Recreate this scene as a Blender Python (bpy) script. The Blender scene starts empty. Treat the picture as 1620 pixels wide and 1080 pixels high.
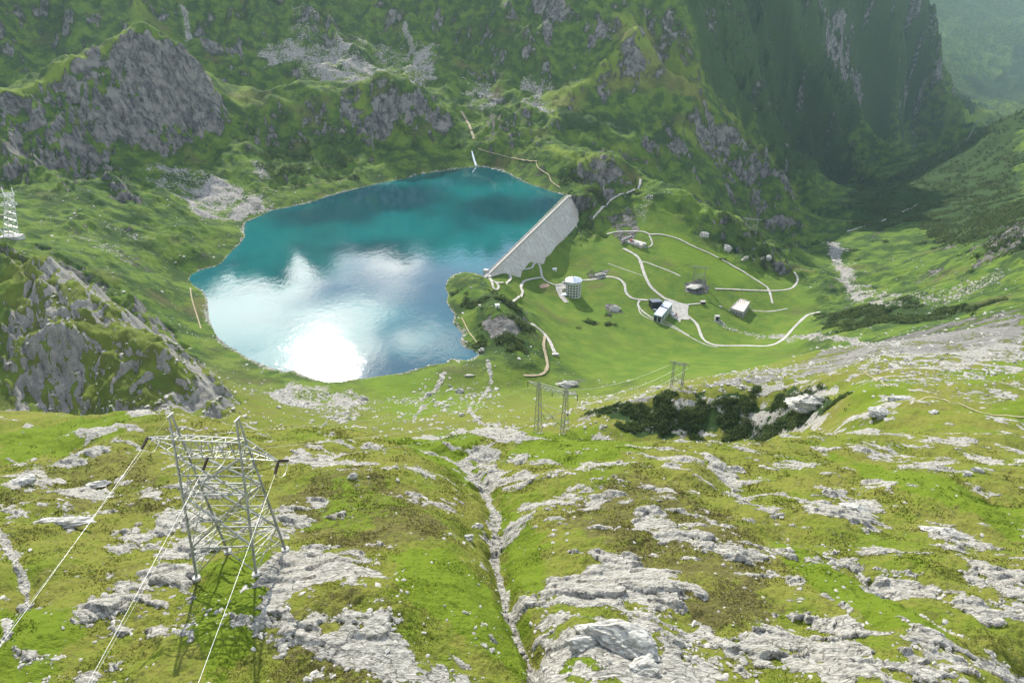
QNA, QS, CLOUD_SEED, WIRE_DIR, TUFTS, HAZE = 1500, 1.0, 3.0, (.1035, -.985, .1396), 60000, 4.8e-5
import bpy, math, random
import numpy as np
rng = np.random.default_rng(7)
random.seed(7)
C = bpy.context.scene.collection
R = math.radians
# ------------------------------------------------------------------ camera geometry
F, PITCH, CAMZ = 1095.0, 29.0, 350.0
SP, CP = math.sin(R(PITCH)), math.cos(R(PITCH))
def ray(px, py):
    u = 540.0 - py
    return (px - 810.0), F*CP + u*SP, u*CP - F*SP          # x, y(forward), z
def at_z(px, py, z):
    x, y, k = ray(px, py); t = (z - CAMZ)/k
    return x*t, y*t, z
def at_y(px, py, Y):
    x, y, k = ray(px, py); t = Y/y
    return x*t, Y, CAMZ + k*t
# ------------------------------------------------------------------ noise
def _hash(ix, iy, seed):
    h = (ix.astype(np.uint32)*np.uint32(374761393) + iy.astype(np.uint32)*np.uint32(668265263) + np.uint32(seed*2654435761 & 0xffffffff))
    h = (h ^ (h >> np.uint32(13)))*np.uint32(1274126177)
    return h ^ (h >> np.uint32(16))
_ang = np.linspace(0, 2*np.pi, 256, endpoint=False)
_gx, _gy = np.cos(_ang).astype(np.float32), np.sin(_ang).astype(np.float32)
def perlin(x, y, seed=0):
    x = np.asarray(x, np.float32); y = np.asarray(y, np.float32)
    fx = np.floor(x); fy = np.floor(y)
    ix = fx.astype(np.int32); iy = fy.astype(np.int32)
    dx = x - fx; dy = y - fy
    ux = dx*dx*dx*(dx*(dx*6-15)+10); uy = dy*dy*dy*(dy*(dy*6-15)+10)
    def g(a, b, ox, oy):
        h = (_hash(a, b, seed) & np.uint32(255)).astype(np.int32)
        return _gx[h]*ox + _gy[h]*oy
    n00 = g(ix, iy, dx, dy); n10 = g(ix+1, iy, dx-1, dy)
    n01 = g(ix, iy+1, dx, dy-1); n11 = g(ix+1, iy+1, dx-1, dy-1)
    a = n00 + ux*(n10-n00); b = n01 + ux*(n11-n01)
    return (a + uy*(b-a))*1.5
def fbm(x, y, wl, octv, seed=0, gain=.5):
    s = 0; a = 1.0
    for o in range(octv):
        s = s + a*perlin(x/wl + 13.7*o, y/wl - 7.1*o, seed+o); a *= gain; wl *= .5
    return s
def ridged(x, y, wl, octv, seed=0, gain=.5):
    s = 0; a = 1.0; w = 1.0
    for o in range(octv):
        n = 1 - np.abs(perlin(x/wl + 3.3*o, y/wl + 9.2*o, seed+o))*1.6
        n = np.clip(n, -1, 1); n = n*np.abs(n)
        s = s + a*w*n; w = np.clip(n*1.3, 0.15, 1); a *= gain; wl *= .5
    return s
def sstep(a, b, x):
    t = np.clip((x-a)/(b-a), 0, 1); return t*t*(3-2*t)
# ------------------------------------------------------------------ plan: lake and dam
LAKE_PX = [(893,309),(875,304),(852,296),(830,289),(805,275),(790,269),(765,264),(748,264),(720,268),(690,272),(660,277),(640,283),(600,290),(560,300),(520,310),(490,321),(462,327),(430,333),
 (400,347),(388,352),(386,366),(388,374),(380,385),(362,402),(352,415),(340,422),(318,427),(303,434),(299,442),(305,450),(320,460),(328,472),(329,486),(331,505),(338,522),(345,534),(358,545),(370,552),(392,566),
 (410,574),(430,582),(450,588),(465,586),(480,594),(500,600),(520,604),(545,602),(570,599),(605,594),(640,589),(680,577),(705,574),(714,567),(740,570),(757,561),(750,555),(733,549),(728,540),(732,528),(722,518),(716,510),(719,498),(712,488),(706,478),(709,466),(704,455),(707,444),(715,435),(735,430),(752,432),(765,436)]
LAKE = np.array([at_z(px, py, 0.0)[:2] for px, py in LAKE_PX])
DA = np.array(at_z(768, 437, 3.5)[:2]); DB = np.array(at_z(899, 310, 3.5)[:2])     # dam crest ends
DD = (DB-DA)/np.linalg.norm(DB-DA); DN = np.array([DD[1], -DD[0]])              # along, downstream
DLEN = float(np.linalg.norm(DB-DA))
DAM_SLOPE, DAM_TOP = .72, 3.5
def dam_face_hit(px, py):
    x, y, k = ray(px, py)
    # point t*(x,y), z = CAMZ+k t ; plane: (p-DA).DN - 2.5 = SLOPE*(TOP - z)
    a = x*DN[0]+y*DN[1] + DAM_SLOPE*k
    b = DA@DN + 2.5 + DAM_SLOPE*(DAM_TOP-CAMZ)
    t = b/a
    return x*t, y*t, CAMZ+k*t
def seg_dist(px, py, a, b):
    ab = b-a; t = np.clip(((px-a[0])*ab[0]+(py-a[1])*ab[1])/(ab@ab), 0, 1)
    return np.hypot(px-a[0]-t*ab[0], py-a[1]-t*ab[1])
def poly_sd(x, y, poly):
    """signed distance, negative inside"""
    d = np.full(x.shape, 1e9, np.float32); ins = np.zeros(x.shape, bool)
    n = len(poly)
    for i in range(n):
        a, b = poly[i], poly[(i+1) % n]
        d = np.minimum(d, seg_dist(x, y, a, b))
        c = (a[1] > y) != (b[1] > y)
        xs = (b[0]-a[0])*(y-a[1])/(b[1]-a[1]+1e-9)+a[0]
        ins ^= c & (x < xs)
    return np.where(ins, -d, d)
# ------------------------------------------------------------------ terrain control points
PTS = []
def Y(px, py, y): PTS.append(at_y(px, py, y))
def Z(px, py, z): PTS.append(at_z(px, py, z))
def Hd(px, y, z):                                    # hidden ground: azimuth column, forward distance, height
    PTS.append(((px-810.0)*(y*CP-(z-CAMZ)*SP)/F, y, z))
# foreground hillside
for row, vals in {1080: [(-250,56),(0,52),(400,50),(640,48.5),(830,50),(1000,49),(1200,50),(1620,54),(1900,58)],
                  980: [(-250,66),(0,63),(400,61.5),(640,58.5),(800,63),(1000,60),(1300,62),(1620,66),(1900,70)],
                  900: [(-250,84),(0,80),(385,78),(640,73),(795,80.5),(1000,76),(1300,79),(1620,84),(1900,90)],
                  850: [(0,95),(340,92),(620,86),(785,95),(1000,89),(1300,94),(1620,100)],
                  800: [(-250,118),(0,112),(250,109),(600,101),(780,113),(1000,106),(1300,112),(1620,120),(1900,130)],
                  750: [(0,138),(300,131),(600,124),(765,136),(1000,130),(1300,138),(1620,150)],
                  710: [(0,166),(300,157),(560,150),(745,162),(900,160),(1000,165),(1300,171),(1620,182)]}.items():
    for px, y in vals: Y(px, row, y)
for px, py, y in [(0,655,222),(-250,650,230),(130,652,212),(240,657,200),(350,664,190),(470,674,182),(560,680,176),(640,690,172),(740,688,178),(850,686,181),(930,695,178),(1000,704,172),(1080,697,178),(1150,693,183),(1250,690,190),(1330,688,195),(1450,672,212),(1620,645,242),(1900,620,280)]: Y(px, py, y)
for px, y, z in [(0,40,285),(400,38,285),(810,36,285),(1200,38,285),(1620,40,285),(810,20,296),(200,22,296),(1400,22,296)]: Hd(px, y, z)
# ground that drops away behind the foreground edge
for px, y, z in [(100,255,160),(-200,270,165),(240,240,160),(350,232,158),(470,222,158),(560,215,160),(640,212,158),(740,218,158),(850,222,156),(930,220,156),(1000,215,156),(1080,226,152),(1150,230,150),(1240,228,158)]: Hd(px, y, z)
for px, y, z in [(100,285,138),(300,300,112),(470,320,84),(640,330,76),(800,330,74),(930,310,88),(1040,290,110),(1150,285,112),(1100,320,94),(1220,270,128)]: Hd(px, y, z)
# hillside on the right, grey slab band and the shaded bank
for a in [(1340,662,235),(1335,630,285),(1260,680,300),(1300,668,285),(1230,684,318),(1400,640,245),(1400,600,295),(1500,600,295),(1620,600,290),(1620,560,335),(1500,560,345),(1400,560,352),(1620,520,388),(1620,500,408),(1900,520,380),(1500,530,385),(1400,545,385),(1330,575,372),(1285,605,340),(1200,686,330),(1150,690,338),(1100,692,344),(1000,694,346),(940,680,352),(1230,600,362),(1150,606,370),(1060,620,376),(1000,638,380),(930,660,378),(1240,640,340),(1150,650,352),(1060,658,360),(1060,606,450),(1150,592,440),(1270,576,408),(1340,560,400)]: Y(*a)
for px, y, z in [(1620,460,128),(1500,440,112),(1400,440,105),(1300,450,95)]: Hd(px, y, z)
# dark slopes beyond the band, right edge rocks, gully valley
for a in [(1300,520,-2+0)]: Z(1300,522,0)
for a in [(1400,510,5),(1500,480,20),(1500,515,45),(1620,470,70),(1400,480,-15),(1320,500,-40),(1620,440,68),(1560,430,35),(1620,400,66),(1580,400,40),(1620,350,58),(1540,440,20)]: Z(*a)
for a in [(1450,440,-50),(1450,400,-92),(1500,380,-72),(1380,430,-80),(1320,420,-110),(1320,460,-88),(1330,390,-130),(1340,350,-155),(1320,330,-205),(1560,370,-20),(1400,370,-118),(1290,470,-82)]: Z(*a)
for a in [(1500,330,1350),(1450,330,1465),(1560,340,1250),(1400,345,1500),(1620,300,1400),(1620,260,1550),(1560,300,1500),(1500,290,1700),(1420,310,1720),(1350,330,1650),(1300,300,2480),(1370,300,2150)]: Y(*a)
for a in [(1620,188,1950),(1760,150,1950),(1560,212,2020),(1500,236,2120),(1400,264,2300),(1345,286,2420)]: Y(*a)
for px, y, z in [(1620,2400,-300),(1760,2400,-280),(1500,2600,-400),(1400,2700,-420),(1620,2900,-480),(1560,3300,-540),(1620,3300,-545),(1700,3200,-530),(1510,3300,-540),(1560,4000,-610),(1640,4000,-615),(1720,4000,-600),(1640,4800,-670),(1720,5200,-680)]: Hd(px, y, z)
# far valley and its flanks
for a in [(1480,226,-605),(1560,182,-700),(1430,245,-543),(1390,258,-490),(1600,170,-720),(1540,200,-690),(1510,213,-650)]: Z(*a)
for a in [(1450,-5,3600),(1480,50,3800),(1512,110,4200),(1530,145,4600),(1548,172,5400),(1400,225,3420),(1350,272,2900),(1340,230,2920),(1420,190,3620),(1300,150,2750),(1300,220,2560),(1300,0,2900),(1200,0,2750),(1200,100,2480),(1200,200,2250),(1230,270,2130),(1265,300,2250),(1480,160,4250),(1290,30,2760),(1330,110,2830),(1370,190,3180),(1390,60,3550),(1420,140,3720),(1440,30,3420),(1490,100,3950),(1220,60,2950),(1262,190,2700)]: Y(*a)
for px, y, z in [(1450,4300,-100),(1500,4900,-450),(1640,7600,-700)]: Hd(px, y, z)
for a in [(1620,100,7600),(1560,110,7300),(1620,20,8600),(1530,20,8600),(1500,60,7900),(1470,10,8700),(1580,140,6900),(1760,100,7600),(1555,160,6700)]: Y(*a)
# big ridge running down to the gully
for a in [(1015,80,1700),(1060,110,1670),(1100,140,1640),(1150,180,1610),(1185,215,1580),(1225,262,1540),(1250,300,1490),(1266,345,1410),(1278,385,1330),(1296,425,1140),(1150,250,1545),(1200,300,1485),(1200,340,1425),(1235,370,1365),(1150,310,1440),(1090,210,1540),(1060,160,1600),(1100,270,1400),(1000,130,1640),(950,90,1720)]: Y(*a)
for px, y, z in [(1050,1880,60),(1090,1830,10),(1150,1800,-80),(1200,1780,-150),(1245,1740,-220),(1275,1660,-270),(1290,1540,-260)]: Hd(px, y, z)
# knob beside the pylons
for a in [(1040,296,1130),(1080,300,1135),(1110,318,1120),(1150,348,1100),(1200,372,1080),(1240,410,1040),(1255,440,990),(1180,385,1060),(1190,425,1010),(1130,370,1060),(1230,440,985),(1060,320,1110)]: Y(*a)
for px, y, z in [(1050,1240,-30),(1120,1220,-62),(1180,1200,-95),(1230,1170,-120),(1270,1100,-130)]: Hd(px, y, z)
# meadows below the dam
for a in [(1000,440,-46),(1100,400,-46),(1050,345,-18),(1000,380,-34),(950,380,-38),(960,410,-44),(1100,440,-56),(1250,460,-82),(1200,440,-72),(1180,490,-78),(1230,490,-84),(1280,500,-80),(1040,490,-62),(1100,490,-66),(1120,540,-66),(1050,520,-62),(1200,540,-76),(1250,530,-72),(1270,560,-30),(1200,565,-52),(1000,540,-50),(960,500,-54),(908,474,-52),(900,520,-44),(870,480,-46),(850,455,-40),(830,450,-34),(900,540,-36),(870,430,-46),(900,420,-47),(920,440,-50),(850,500,-26),(950,590,-20),(1000,570,-38),(1050,590,-2),(1100,570,-42),(880,590,-10),(840,610,0),(800,620,8),(700,620,8),(640,625,12),(600,640,20),(600,665,36),(680,665,40),(740,660,42),(840,650,46),(900,630,20),(960,625,8),(1000,610,12),(870,660,58),(450,640,30),(480,612,8),(540,620,9),(540,650,32),(420,620,22),(390,600,14)]: Z(*a)
for a in [(1200,592,20),(1130,590,15)]: Z(*a)
# knoll between lake and meadow
for a in [(735,470,10),(760,480,22),(780,462,16),(800,505,17),(740,510,12),(770,540,10),(820,545,0),(835,520,-8),(820,480,-14),(800,450,-6),(790,445,-3),(835,575,0),(745,445,6),(722,460,5)]: Z(*a)
# dam toe
for a in [(782,437),(800,431),(820,423),(840,413),(860,404),(880,391),(893,381),(901,372)]: PTS.append(dam_face_hit(*a))
for px, y, z in [(905,1100,-22),(915,1120,-4)]: pass
# right shore knob and slopes behind it
for a in [(900,300,1160),(905,330,1125),(912,350,1095),(925,340,1112),(940,320,1125),(950,355,1085),(985,242,1230),(960,262,1190),(1000,280,1195),(990,310,1150),(930,255,1200),(900,270,1195),(870,230,1290),(830,215,1370),(800,240,1310),(850,280,1205),(1010,300,1180)]: Y(*a)
for px, y, z in [(900,1400,25),(1000,1340,-20),(1060,1330,-45)]: Hd(px, y, z)
for a in [(1080,275,1420),(1050,240,1460),(1000,205,1500),(930,190,1500),(880,190,1440),(820,185,1470),(760,175,1520),(750,237,1350),(735,195,1480),(720,140,1650),(820,150,1620),(840,180,1540),(600,110,1750),(700,50,1950),(600,0,2080),(500,0,2120),(700,0,2080),(800,0,2010),(800,80,1800),(900,100,1720),(900,30,1870),(950,0,1950),(1010,30,1830),(1080,0,1980),(1100,60,1830),(1150,0,2300),(550,60,1900),(450,90,1780),(500,110,1730),(660,115,1740)]: Y(*a)
# middle ridge left of the waterfall
for a in [(580,130,1450),(620,127,1455),(660,132,1455),(510,140,1420),(430,150,1380),(690,150,1450),(620,180,1428),(690,195,1415),(600,236,1372),(660,238,1375),(700,240,1370),(500,290,1180),(500,228,1320),(400,280,1160),(560,180,1410),(450,195,1345),(560,265,1260),(440,240,1290),(640,265,1300),(560,235,1340)]: Y(*a)
for px, y, z in [(430,1500,80),(550,1560,85),(640,1560,85),(500,1500,95)]: Hd(px, y, z)
# peak and cliff on the far left
for a in [(225,48,1270),(190,60,1250),(150,88,1215),(100,118,1165),(60,140,1120),(0,165,1060),(-100,190,1000),(262,62,1285),(300,95,1305),(340,140,1340),(375,160,1370),(270,245,1175),(330,225,1240),(210,240,1130),(150,240,1080),(100,262,1010),(50,290,930),(0,300,905),(230,150,1222),(300,160,1275),(100,190,1090),(370,210,1285),(400,240,1240),(300,285,1100)]: Y(*a)
for px, y, z in [(225,1420,125),(120,1350,120),(30,1280,105),(320,1460,100),(-100,1250,110)]: Hd(px, y, z)
for a in [(0,50,1700),(0,110,1530),(100,30,1800),(100,85,1600),(300,60,1790),(300,0,1960),(420,60,1850),(380,100,1720),(150,0,1880),(0,0,1820),(-150,40,1700)]: Y(*a)
# green slope down to the lake on the left
for a in [(200,300,62),(150,350,60),(60,370,76),(250,400,24),(330,330,18),(390,330,8),(350,370,6),(290,480,14),(330,560,12),(240,450,36),(310,400,10),(260,430,26),(180,400,52),(100,400,78),(380,590,12),(150,300,78),(300,520,28),(250,490,40),(340,590,30)]: Z(*a)
# rocky hill at the left edge
for a in [(-150,370,560),(0,378,528),(30,383,524),(80,400,512),(140,440,498),(200,475,480),(265,530,458),(320,580,440),(372,624,420),(0,430,495),(0,500,455),(0,560,424),(0,610,400),(0,648,380),(-150,500,460),(-150,645,385),(100,655,374),(100,560,418),(100,480,462),(200,655,372),(200,600,398),(200,540,424),(290,652,376),(290,605,404),(350,652,384),(380,660,378)]: Y(*a)
for px, y, z in [(30,600,88),(140,560,66),(230,530,48),(320,490,32)]: Hd(px, y, z)
# skirt beyond the picture's top and sides
for px, y, z in [(-100,2300,520),(0,2300,560),(150,2350,600),(300,2400,560),(450,2500,520),(600,2500,470),(750,2450,400),(900,2400,420),(1050,2500,460),(1180,3200,560),(1300,3700,620),(1420,4300,620),(-100,3200,900),(300,3400,900),(700,3500,800),(1000,3500,760),(1250,4600,800),(1400,8800,-50),(1470,9600,500),(1560,9600,500),(1640,9600,500),(1760,9600,500),(1850,3000,250),(1850,1500,150),(1850,1000,140),(1850,700,120),(-350,1500,300),(-350,900,160),(-350,600,150),(-350,300,170),(1850,8000,200),(600,9000,1300),(1100,9000,1300),(0,9000,1300)]: Hd(px, y, z)
# ------------------------------------------------------------------ polar height field round the viewpoint
AZ0, AZ1, NA = R(-54), R(54), QNA
def _spans():
    out = []
    for a, b, s in [(24,44,.010),(44,235,.0030),(235,380,.0055),(380,1500,.0032),(1500,3200,.0046),(3200,10500,.008)]:
        n = max(2, int(math.log(b/a)/(s*QS))); out.append(np.exp(np.linspace(math.log(a), math.log(b), n, endpoint=False)))
    return np.concatenate(out+[np.array([10500.0])])
RR = _spans(); NR = len(RR)
AZ = np.linspace(AZ0, AZ1, NA)
P = np.array(PTS, float)
pu = np.arctan2(P[:, 0], P[:, 1]); pv = np.log(np.hypot(P[:, 0], P[:, 1])); pz = P[:, 2]
_ks = []                                               # thin out duplicates
for i in range(len(P)):
    if all(math.hypot(pu[i]-pu[j], pv[i]-pv[j]) > .006 for j in _ks): _ks.append(i)
pu, pv, pz = pu[_ks], pv[_ks], pz[_ks]
def ker(r): return r
A = ker(np.hypot(pu[:, None]-pu[None], pv[:, None]-pv[None]))
n = len(pu)
M = np.zeros((n+3, n+3)); M[:n, :n] = A - np.eye(n)*.0005; M[:n, n] = 1; M[n, :n] = 1
M[:n, n+1] = pu; M[:n, n+2] = pv; M[n+1, :n] = pu; M[n+2, :n] = pv
W = np.linalg.solve(M, np.concatenate([pz, [0, 0, 0]]))
cu = np.arange(AZ0-.02, AZ1+.02, .008); cv = np.arange(math.log(22), math.log(11200), .008)
coarse = np.zeros((len(cu), len(cv)))
for i, u in enumerate(cu):
    d = np.hypot(u-pu[None, :], cv[:, None]-pv[None, :])
    coarse[i] = d@W[:n] + W[n] + W[n+1]*u + W[n+2]*cv
def gsm(a, s):
    k = int(3*s+1); w = np.exp(-.5*(np.arange(-k, k+1)/s)**2); w /= w.sum()
    b = np.pad(a, ((k, k), (0, 0)), 'edge'); a = sum(w[j]*b[j:j+a.shape[0]] for j in range(2*k+1))
    b = np.pad(a, ((0, 0), (k, k)), 'edge'); return sum(w[j]*b[:, j:j+a.shape[1]] for j in range(2*k+1))
coarse = gsm(coarse, .9)
def grid_sample(g, gu0, du, gv0, dv, u, v):
    a = np.clip((u-gu0)/du, 0, g.shape[0]-1.001); b = np.clip((v-gv0)/dv, 0, g.shape[1]-1.001)
    i = a.astype(int); j = b.astype(int); fa = a-i; fb = b-j
    return (g[i, j]*(1-fa)+g[i+1, j]*fa)*(1-fb) + (g[i, j+1]*(1-fa)+g[i+1, j+1]*fa)*fb
UU, VV = np.meshgrid(AZ, np.log(RR), indexing='ij')
H0 = grid_sample(coarse, cu[0], .008, cv[0], .008, UU, VV)
X = (np.sin(UU)*np.exp(VV)); YY = (np.cos(UU)*np.exp(VV)); RG = np.exp(VV)
def col_hit(Hf, px, py, off=0.0, rmin=0.0):
    """first meeting of the line of sight with the ground: real x, y, z"""
    x, y, k = ray(px, py); az = math.atan2(x, y); hl = math.hypot(x, y)
    a = (az-AZ0)/(AZ1-AZ0)*(NA-1); i = min(max(int(a), 0), NA-2); f = min(max(a-i, 0), 1)
    col = Hf[i]*(1-f)+Hf[i+1]*f + off
    d = col - (CAMZ + k/hl*RR)
    w = np.nonzero((d > 0) & (RR > max(rmin, 30)))[0]
    j = w[0] if len(w) else NR-1
    t = d[j-1]/(d[j-1]-d[j]+1e-12) if j > 0 and d[j-1] < 0 else 1.0
    r = RR[j-1]+(RR[j]-RR[j-1])*t
    return math.sin(az)*r, math.cos(az)*r, CAMZ + k/hl*r
def ground(x, y):
    u = np.arctan2(x, y); r = np.hypot(x, y)
    a = np.clip((u-AZ0)/(AZ1-AZ0)*(NA-1), 0, NA-1.001); i = a.astype(int); fa = a-i
    j = np.clip(np.searchsorted(RR, r)-1, 0, NR-2); fb = np.clip((r-RR[j])/(RR[j+1]-RR[j]), 0, 1)
    return (H[i, j]*(1-fa)+H[i+1, j]*fa)*(1-fb)+(H[i, j+1]*(1-fa)+H[i+1, j+1]*fa)*fb
# ------------------------------------------------------------------ terrain: lake basin, then relief and ground cover
f32 = np.float32
X = X.astype(f32); YY = YY.astype(f32); RG = RG.astype(f32)
LV = np.log(RR)
def sl(u0, u1, v0, v1):
    i0 = max(0, int((u0-AZ0)/(AZ1-AZ0)*(NA-1))); i1 = min(NA, int((u1-AZ0)/(AZ1-AZ0)*(NA-1))+2)
    j0 = max(0, int(np.searchsorted(LV, v0))-1); j1 = min(NR, int(np.searchsorted(LV, v1))+1)
    return slice(i0, i1), slice(j0, j1)
SD = np.full(X.shape, 400, f32)
_s = sl(R(-36), R(12), math.log(480), math.log(1500))
SD[_s] = poly_sd(X[_s], YY[_s], LAKE)
dside = (X-DA[0])*DN[0]+(YY-DA[1])*DN[1]; along = (X-DA[0])*DD[0]+(YY-DA[1])*DD[1]
DOWN = sstep(-3, 4, dside)*sstep(-14, 2, along)*sstep(DLEN+10, DLEN-2, along)*sstep(110, 70, dside)
SHORE = sstep(0, 75, SD)
SHORE = np.maximum(SHORE, DOWN)
H0s = np.where(SD < 0, np.maximum(SD*.6, -15), H0*SHORE+(1-SHORE)*(.30*np.maximum(SD, 0)))
H0s = np.where(DOWN > .5, np.minimum(H0, H0s), H0s)
def uvp(p):
    x, y, z = col_hit(H0s, p[0], p[1]); return math.atan2(x, y), math.log(math.hypot(x, y))
def paint(arr, pts, val, soft=.010, warp=.012, wl=.035, mode='max', seed=50):
    q = np.array([uvp(p) for p in pts]); pad = soft+2*warp
    s = sl(q[:, 0].min()-pad, q[:, 0].max()+pad, q[:, 1].min()-pad, q[:, 1].max()+pad)
    if s[0].stop <= s[0].start or s[1].stop <= s[1].start: return
    u, v = UU[s], VV[s]
    d = poly_sd(u, v, q) + warp*fbm(u, v, wl, 5, seed, .6)
    m = sstep(soft, -soft, d)
    if mode == 'max': arr[s] = np.maximum(arr[s], m*val)
    elif mode == 'add': arr[s] += m*val
    elif mode == 'mix': arr[s] = arr[s]*(1-m)+m*val
    elif mode == 'mul': arr[s] *= 1-m*(1-val)
def stroke_d(pts, pad):
    q = np.array([uvp(p) for p in pts])
    s = sl(q[:, 0].min()-pad, q[:, 0].max()+pad, q[:, 1].min()-pad, q[:, 1].max()+pad)
    u, v = UU[s], VV[s]; d = np.full(u.shape, 9., f32)
    for a, b in zip(q[:-1], q[1:]): d = np.minimum(d, seg_dist(u, v, a, b))
    return s, d
def stroke(arr, pts, val, w, soft=.5, warp=.3):
    s, d = stroke_d(pts, w*3)
    d = d/w + warp*fbm(UU[s], VV[s], w*3, 3, 77)
    arr[s] = np.maximum(arr[s], val*sstep(1+soft, 1-soft, d))
Zr = lambda: np.zeros(X.shape, f32)
cliff, rock, scree, bush, lush_lit, dry, calm, dirt, wood = (Zr() for _ in range(9))
# -- cliffs and crags
for pts, v in [
 ([(0,168),(60,145),(110,122),(150,93),(190,72),(240,62),(290,88),(330,130),(372,165),(372,205),(330,218),(305,240),(262,250),(225,243),(185,236),(215,300),(200,320),(150,292),(110,300),(60,292),(0,302)], 1),
 ([(380,165),(440,165),(480,200),(440,240),(400,230),(385,200)], .6),
 ([(585,170),(600,150),(670,150),(692,185),(690,205),(640,212),(610,190)], .95),
 ([(555,205),(600,170),(612,200),(602,240),(628,246),(595,254),(570,225)], 1),
 ([(640,175),(720,160),(755,140),(740,175),(690,195)], .6),
 ([(750,180),(830,175),(880,200),(860,235),(800,240),(760,228)], .75),
 ([(900,255),(980,245),(1008,270),(1006,300),(975,320),(935,345),(905,325),(890,295)], .85),
 ([(905,330),(960,330),(950,375),(915,380)], .8),
 ([(1105,195),(1150,190),(1190,215),(1230,265),(1262,330),(1274,395),(1235,380),(1200,350),(1180,310),(1140,260),(1112,235)], 1),
 ([(1000,200),(1060,200),(1105,240),(1112,310),(1080,290),(1030,270),(1005,240)], .65),
 ([(1085,330),(1140,325),(1190,368),(1240,398),(1248,440),(1200,430),(1150,402),(1100,365)], .75),
 ([(1180,120),(1195,180),(1215,240),(1245,290),(1220,260),(1190,215),(1175,170)], .5),
 ([(0,400),(60,395),(150,440),(220,480),(290,545),(345,600),(378,632),(350,662),(280,645),(230,650),(100,655),(0,650)], 1.0),
 ([(1230,660),(1330,640),(1290,678),(1180,692)], .8),
 ([(1530,415),(1580,362),(1620,335),(1620,405),(1560,425)], .8),
 ([(440,40),(500,5),(545,30),(520,75),(480,70)], .7), ([(660,20),(700,0),(720,50),(690,70)], .5),
 ([(810,60),(900,20),(1010,15),(1030,60),(945,115),(850,135),(800,120)], .55),
 ([(930,130),(1010,100),(1060,110),(1000,150),(930,165)], .55),
 ([(0,-5),(420,-5),(700,-5),(700,60),(600,60),(560,20),(460,60),(330,60),(210,30),(120,90),(0,110)], .42), ([(700,-5),(1050,-5),(1010,70),(950,110),(850,150),(760,140),(700,70)], .5), ([(850,150),(1000,110),(1100,200),(1000,215),(900,190)], .4), ([(395,160),(560,150),(600,200),(560,290),(430,300)], .5), ([(1060,-5),(1290,-5),(1300,120),(1300,290),(1200,200),(1120,120)], .15),
 ([(700,70),(760,90),(800,160),(760,165),(720,110)], .45),
 ([(0,60),(100,20),(165,60),(112,120),(40,130),(0,120)], .6), ([(310,70),(390,80),(400,110),(330,120)], .7), ([(395,0),(500,0),(440,50),(400,40)], .6),
 ([(1262,-5),(1312,-5),(1350,60),(1385,130),(1330,125),(1285,60)], 1.25), ([(1370,30),(1420,40),(1500,100),(1535,160),(1490,170),(1430,100)], 1.0), ([(1180,100),(1200,100),(1225,200),(1245,280),(1215,230)], .9),
 ([(1420,290),(1500,280),(1480,310),(1400,335)], .55), ([(1560,290),(1620,270),(1620,300),(1560,330)], .6),
 ([(640,505),(0+820,500),(0+850,540),(760,545),(740,520)], .0)]:
    paint(cliff, pts, v, .008, .016)
for pts, v in [
 ([(905,662),(1050,622),(1150,598),(1270,574),(1400,538),(1620,495),(1620,560),(1500,582),(1400,566),(1300,592),(1180,607),(925,667)], .74),
 ([(1190,640),(1300,600),(1340,620),(1300,640),(1240,660)], .75), ([(1470,590),(1560,550),(1620,540),(1620,590),(1500,610)], .7),
 ([(1330,590),(1400,570),(1500,560),(1560,560),(1470,610),(1380,620)], .6),
 ([(1370,650),(1410,630),(1420,650),(1385,670)], .9), ([(1390,625),(1440,625),(1440,635),(1395,637)], .9), ([(1480,620),(1620,600),(1620,640),(1500,640)], .5),
 ([(1240,480),(1330,450),(1400,440),(1560,430),(1620,430),(1620,470),(1400,475),(1300,500)], .35),
 ([(1090,445),(1120,440),(1125,465),(1085,470)], .9), ([(960,345),(1000,330),(1020,350),(1005,395),(975,380)], .7), ([(955,480),(985,480),(985,500),(965,500)], .8),
 ([(760,505),(790,500),(830,505),(850,530),(800,540),(770,530)], .75), ([(985,440),(1000,430),(1010,445),(995,455)], 0),
 ([(880,452),(900,445),(905,460),(885,465)], .7), ([(925,428),(965,425),(960,445),(930,443)], .7),
 ([(800,590),(830,585),(850,600),(810,610)], .4), ([(880,600),(925,600),(915,625),(890,622)], .6)]:
    paint(rock, pts, v, .006, .008, .02)
tone = Zr(); paint(tone, [(905,662),(1050,622),(1150,598),(1270,574),(1400,538),(1620,495),(1640,530),(1500,560),(1400,560),(1300,590),(1180,607),(925,667)], 1, .01, .008)
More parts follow.
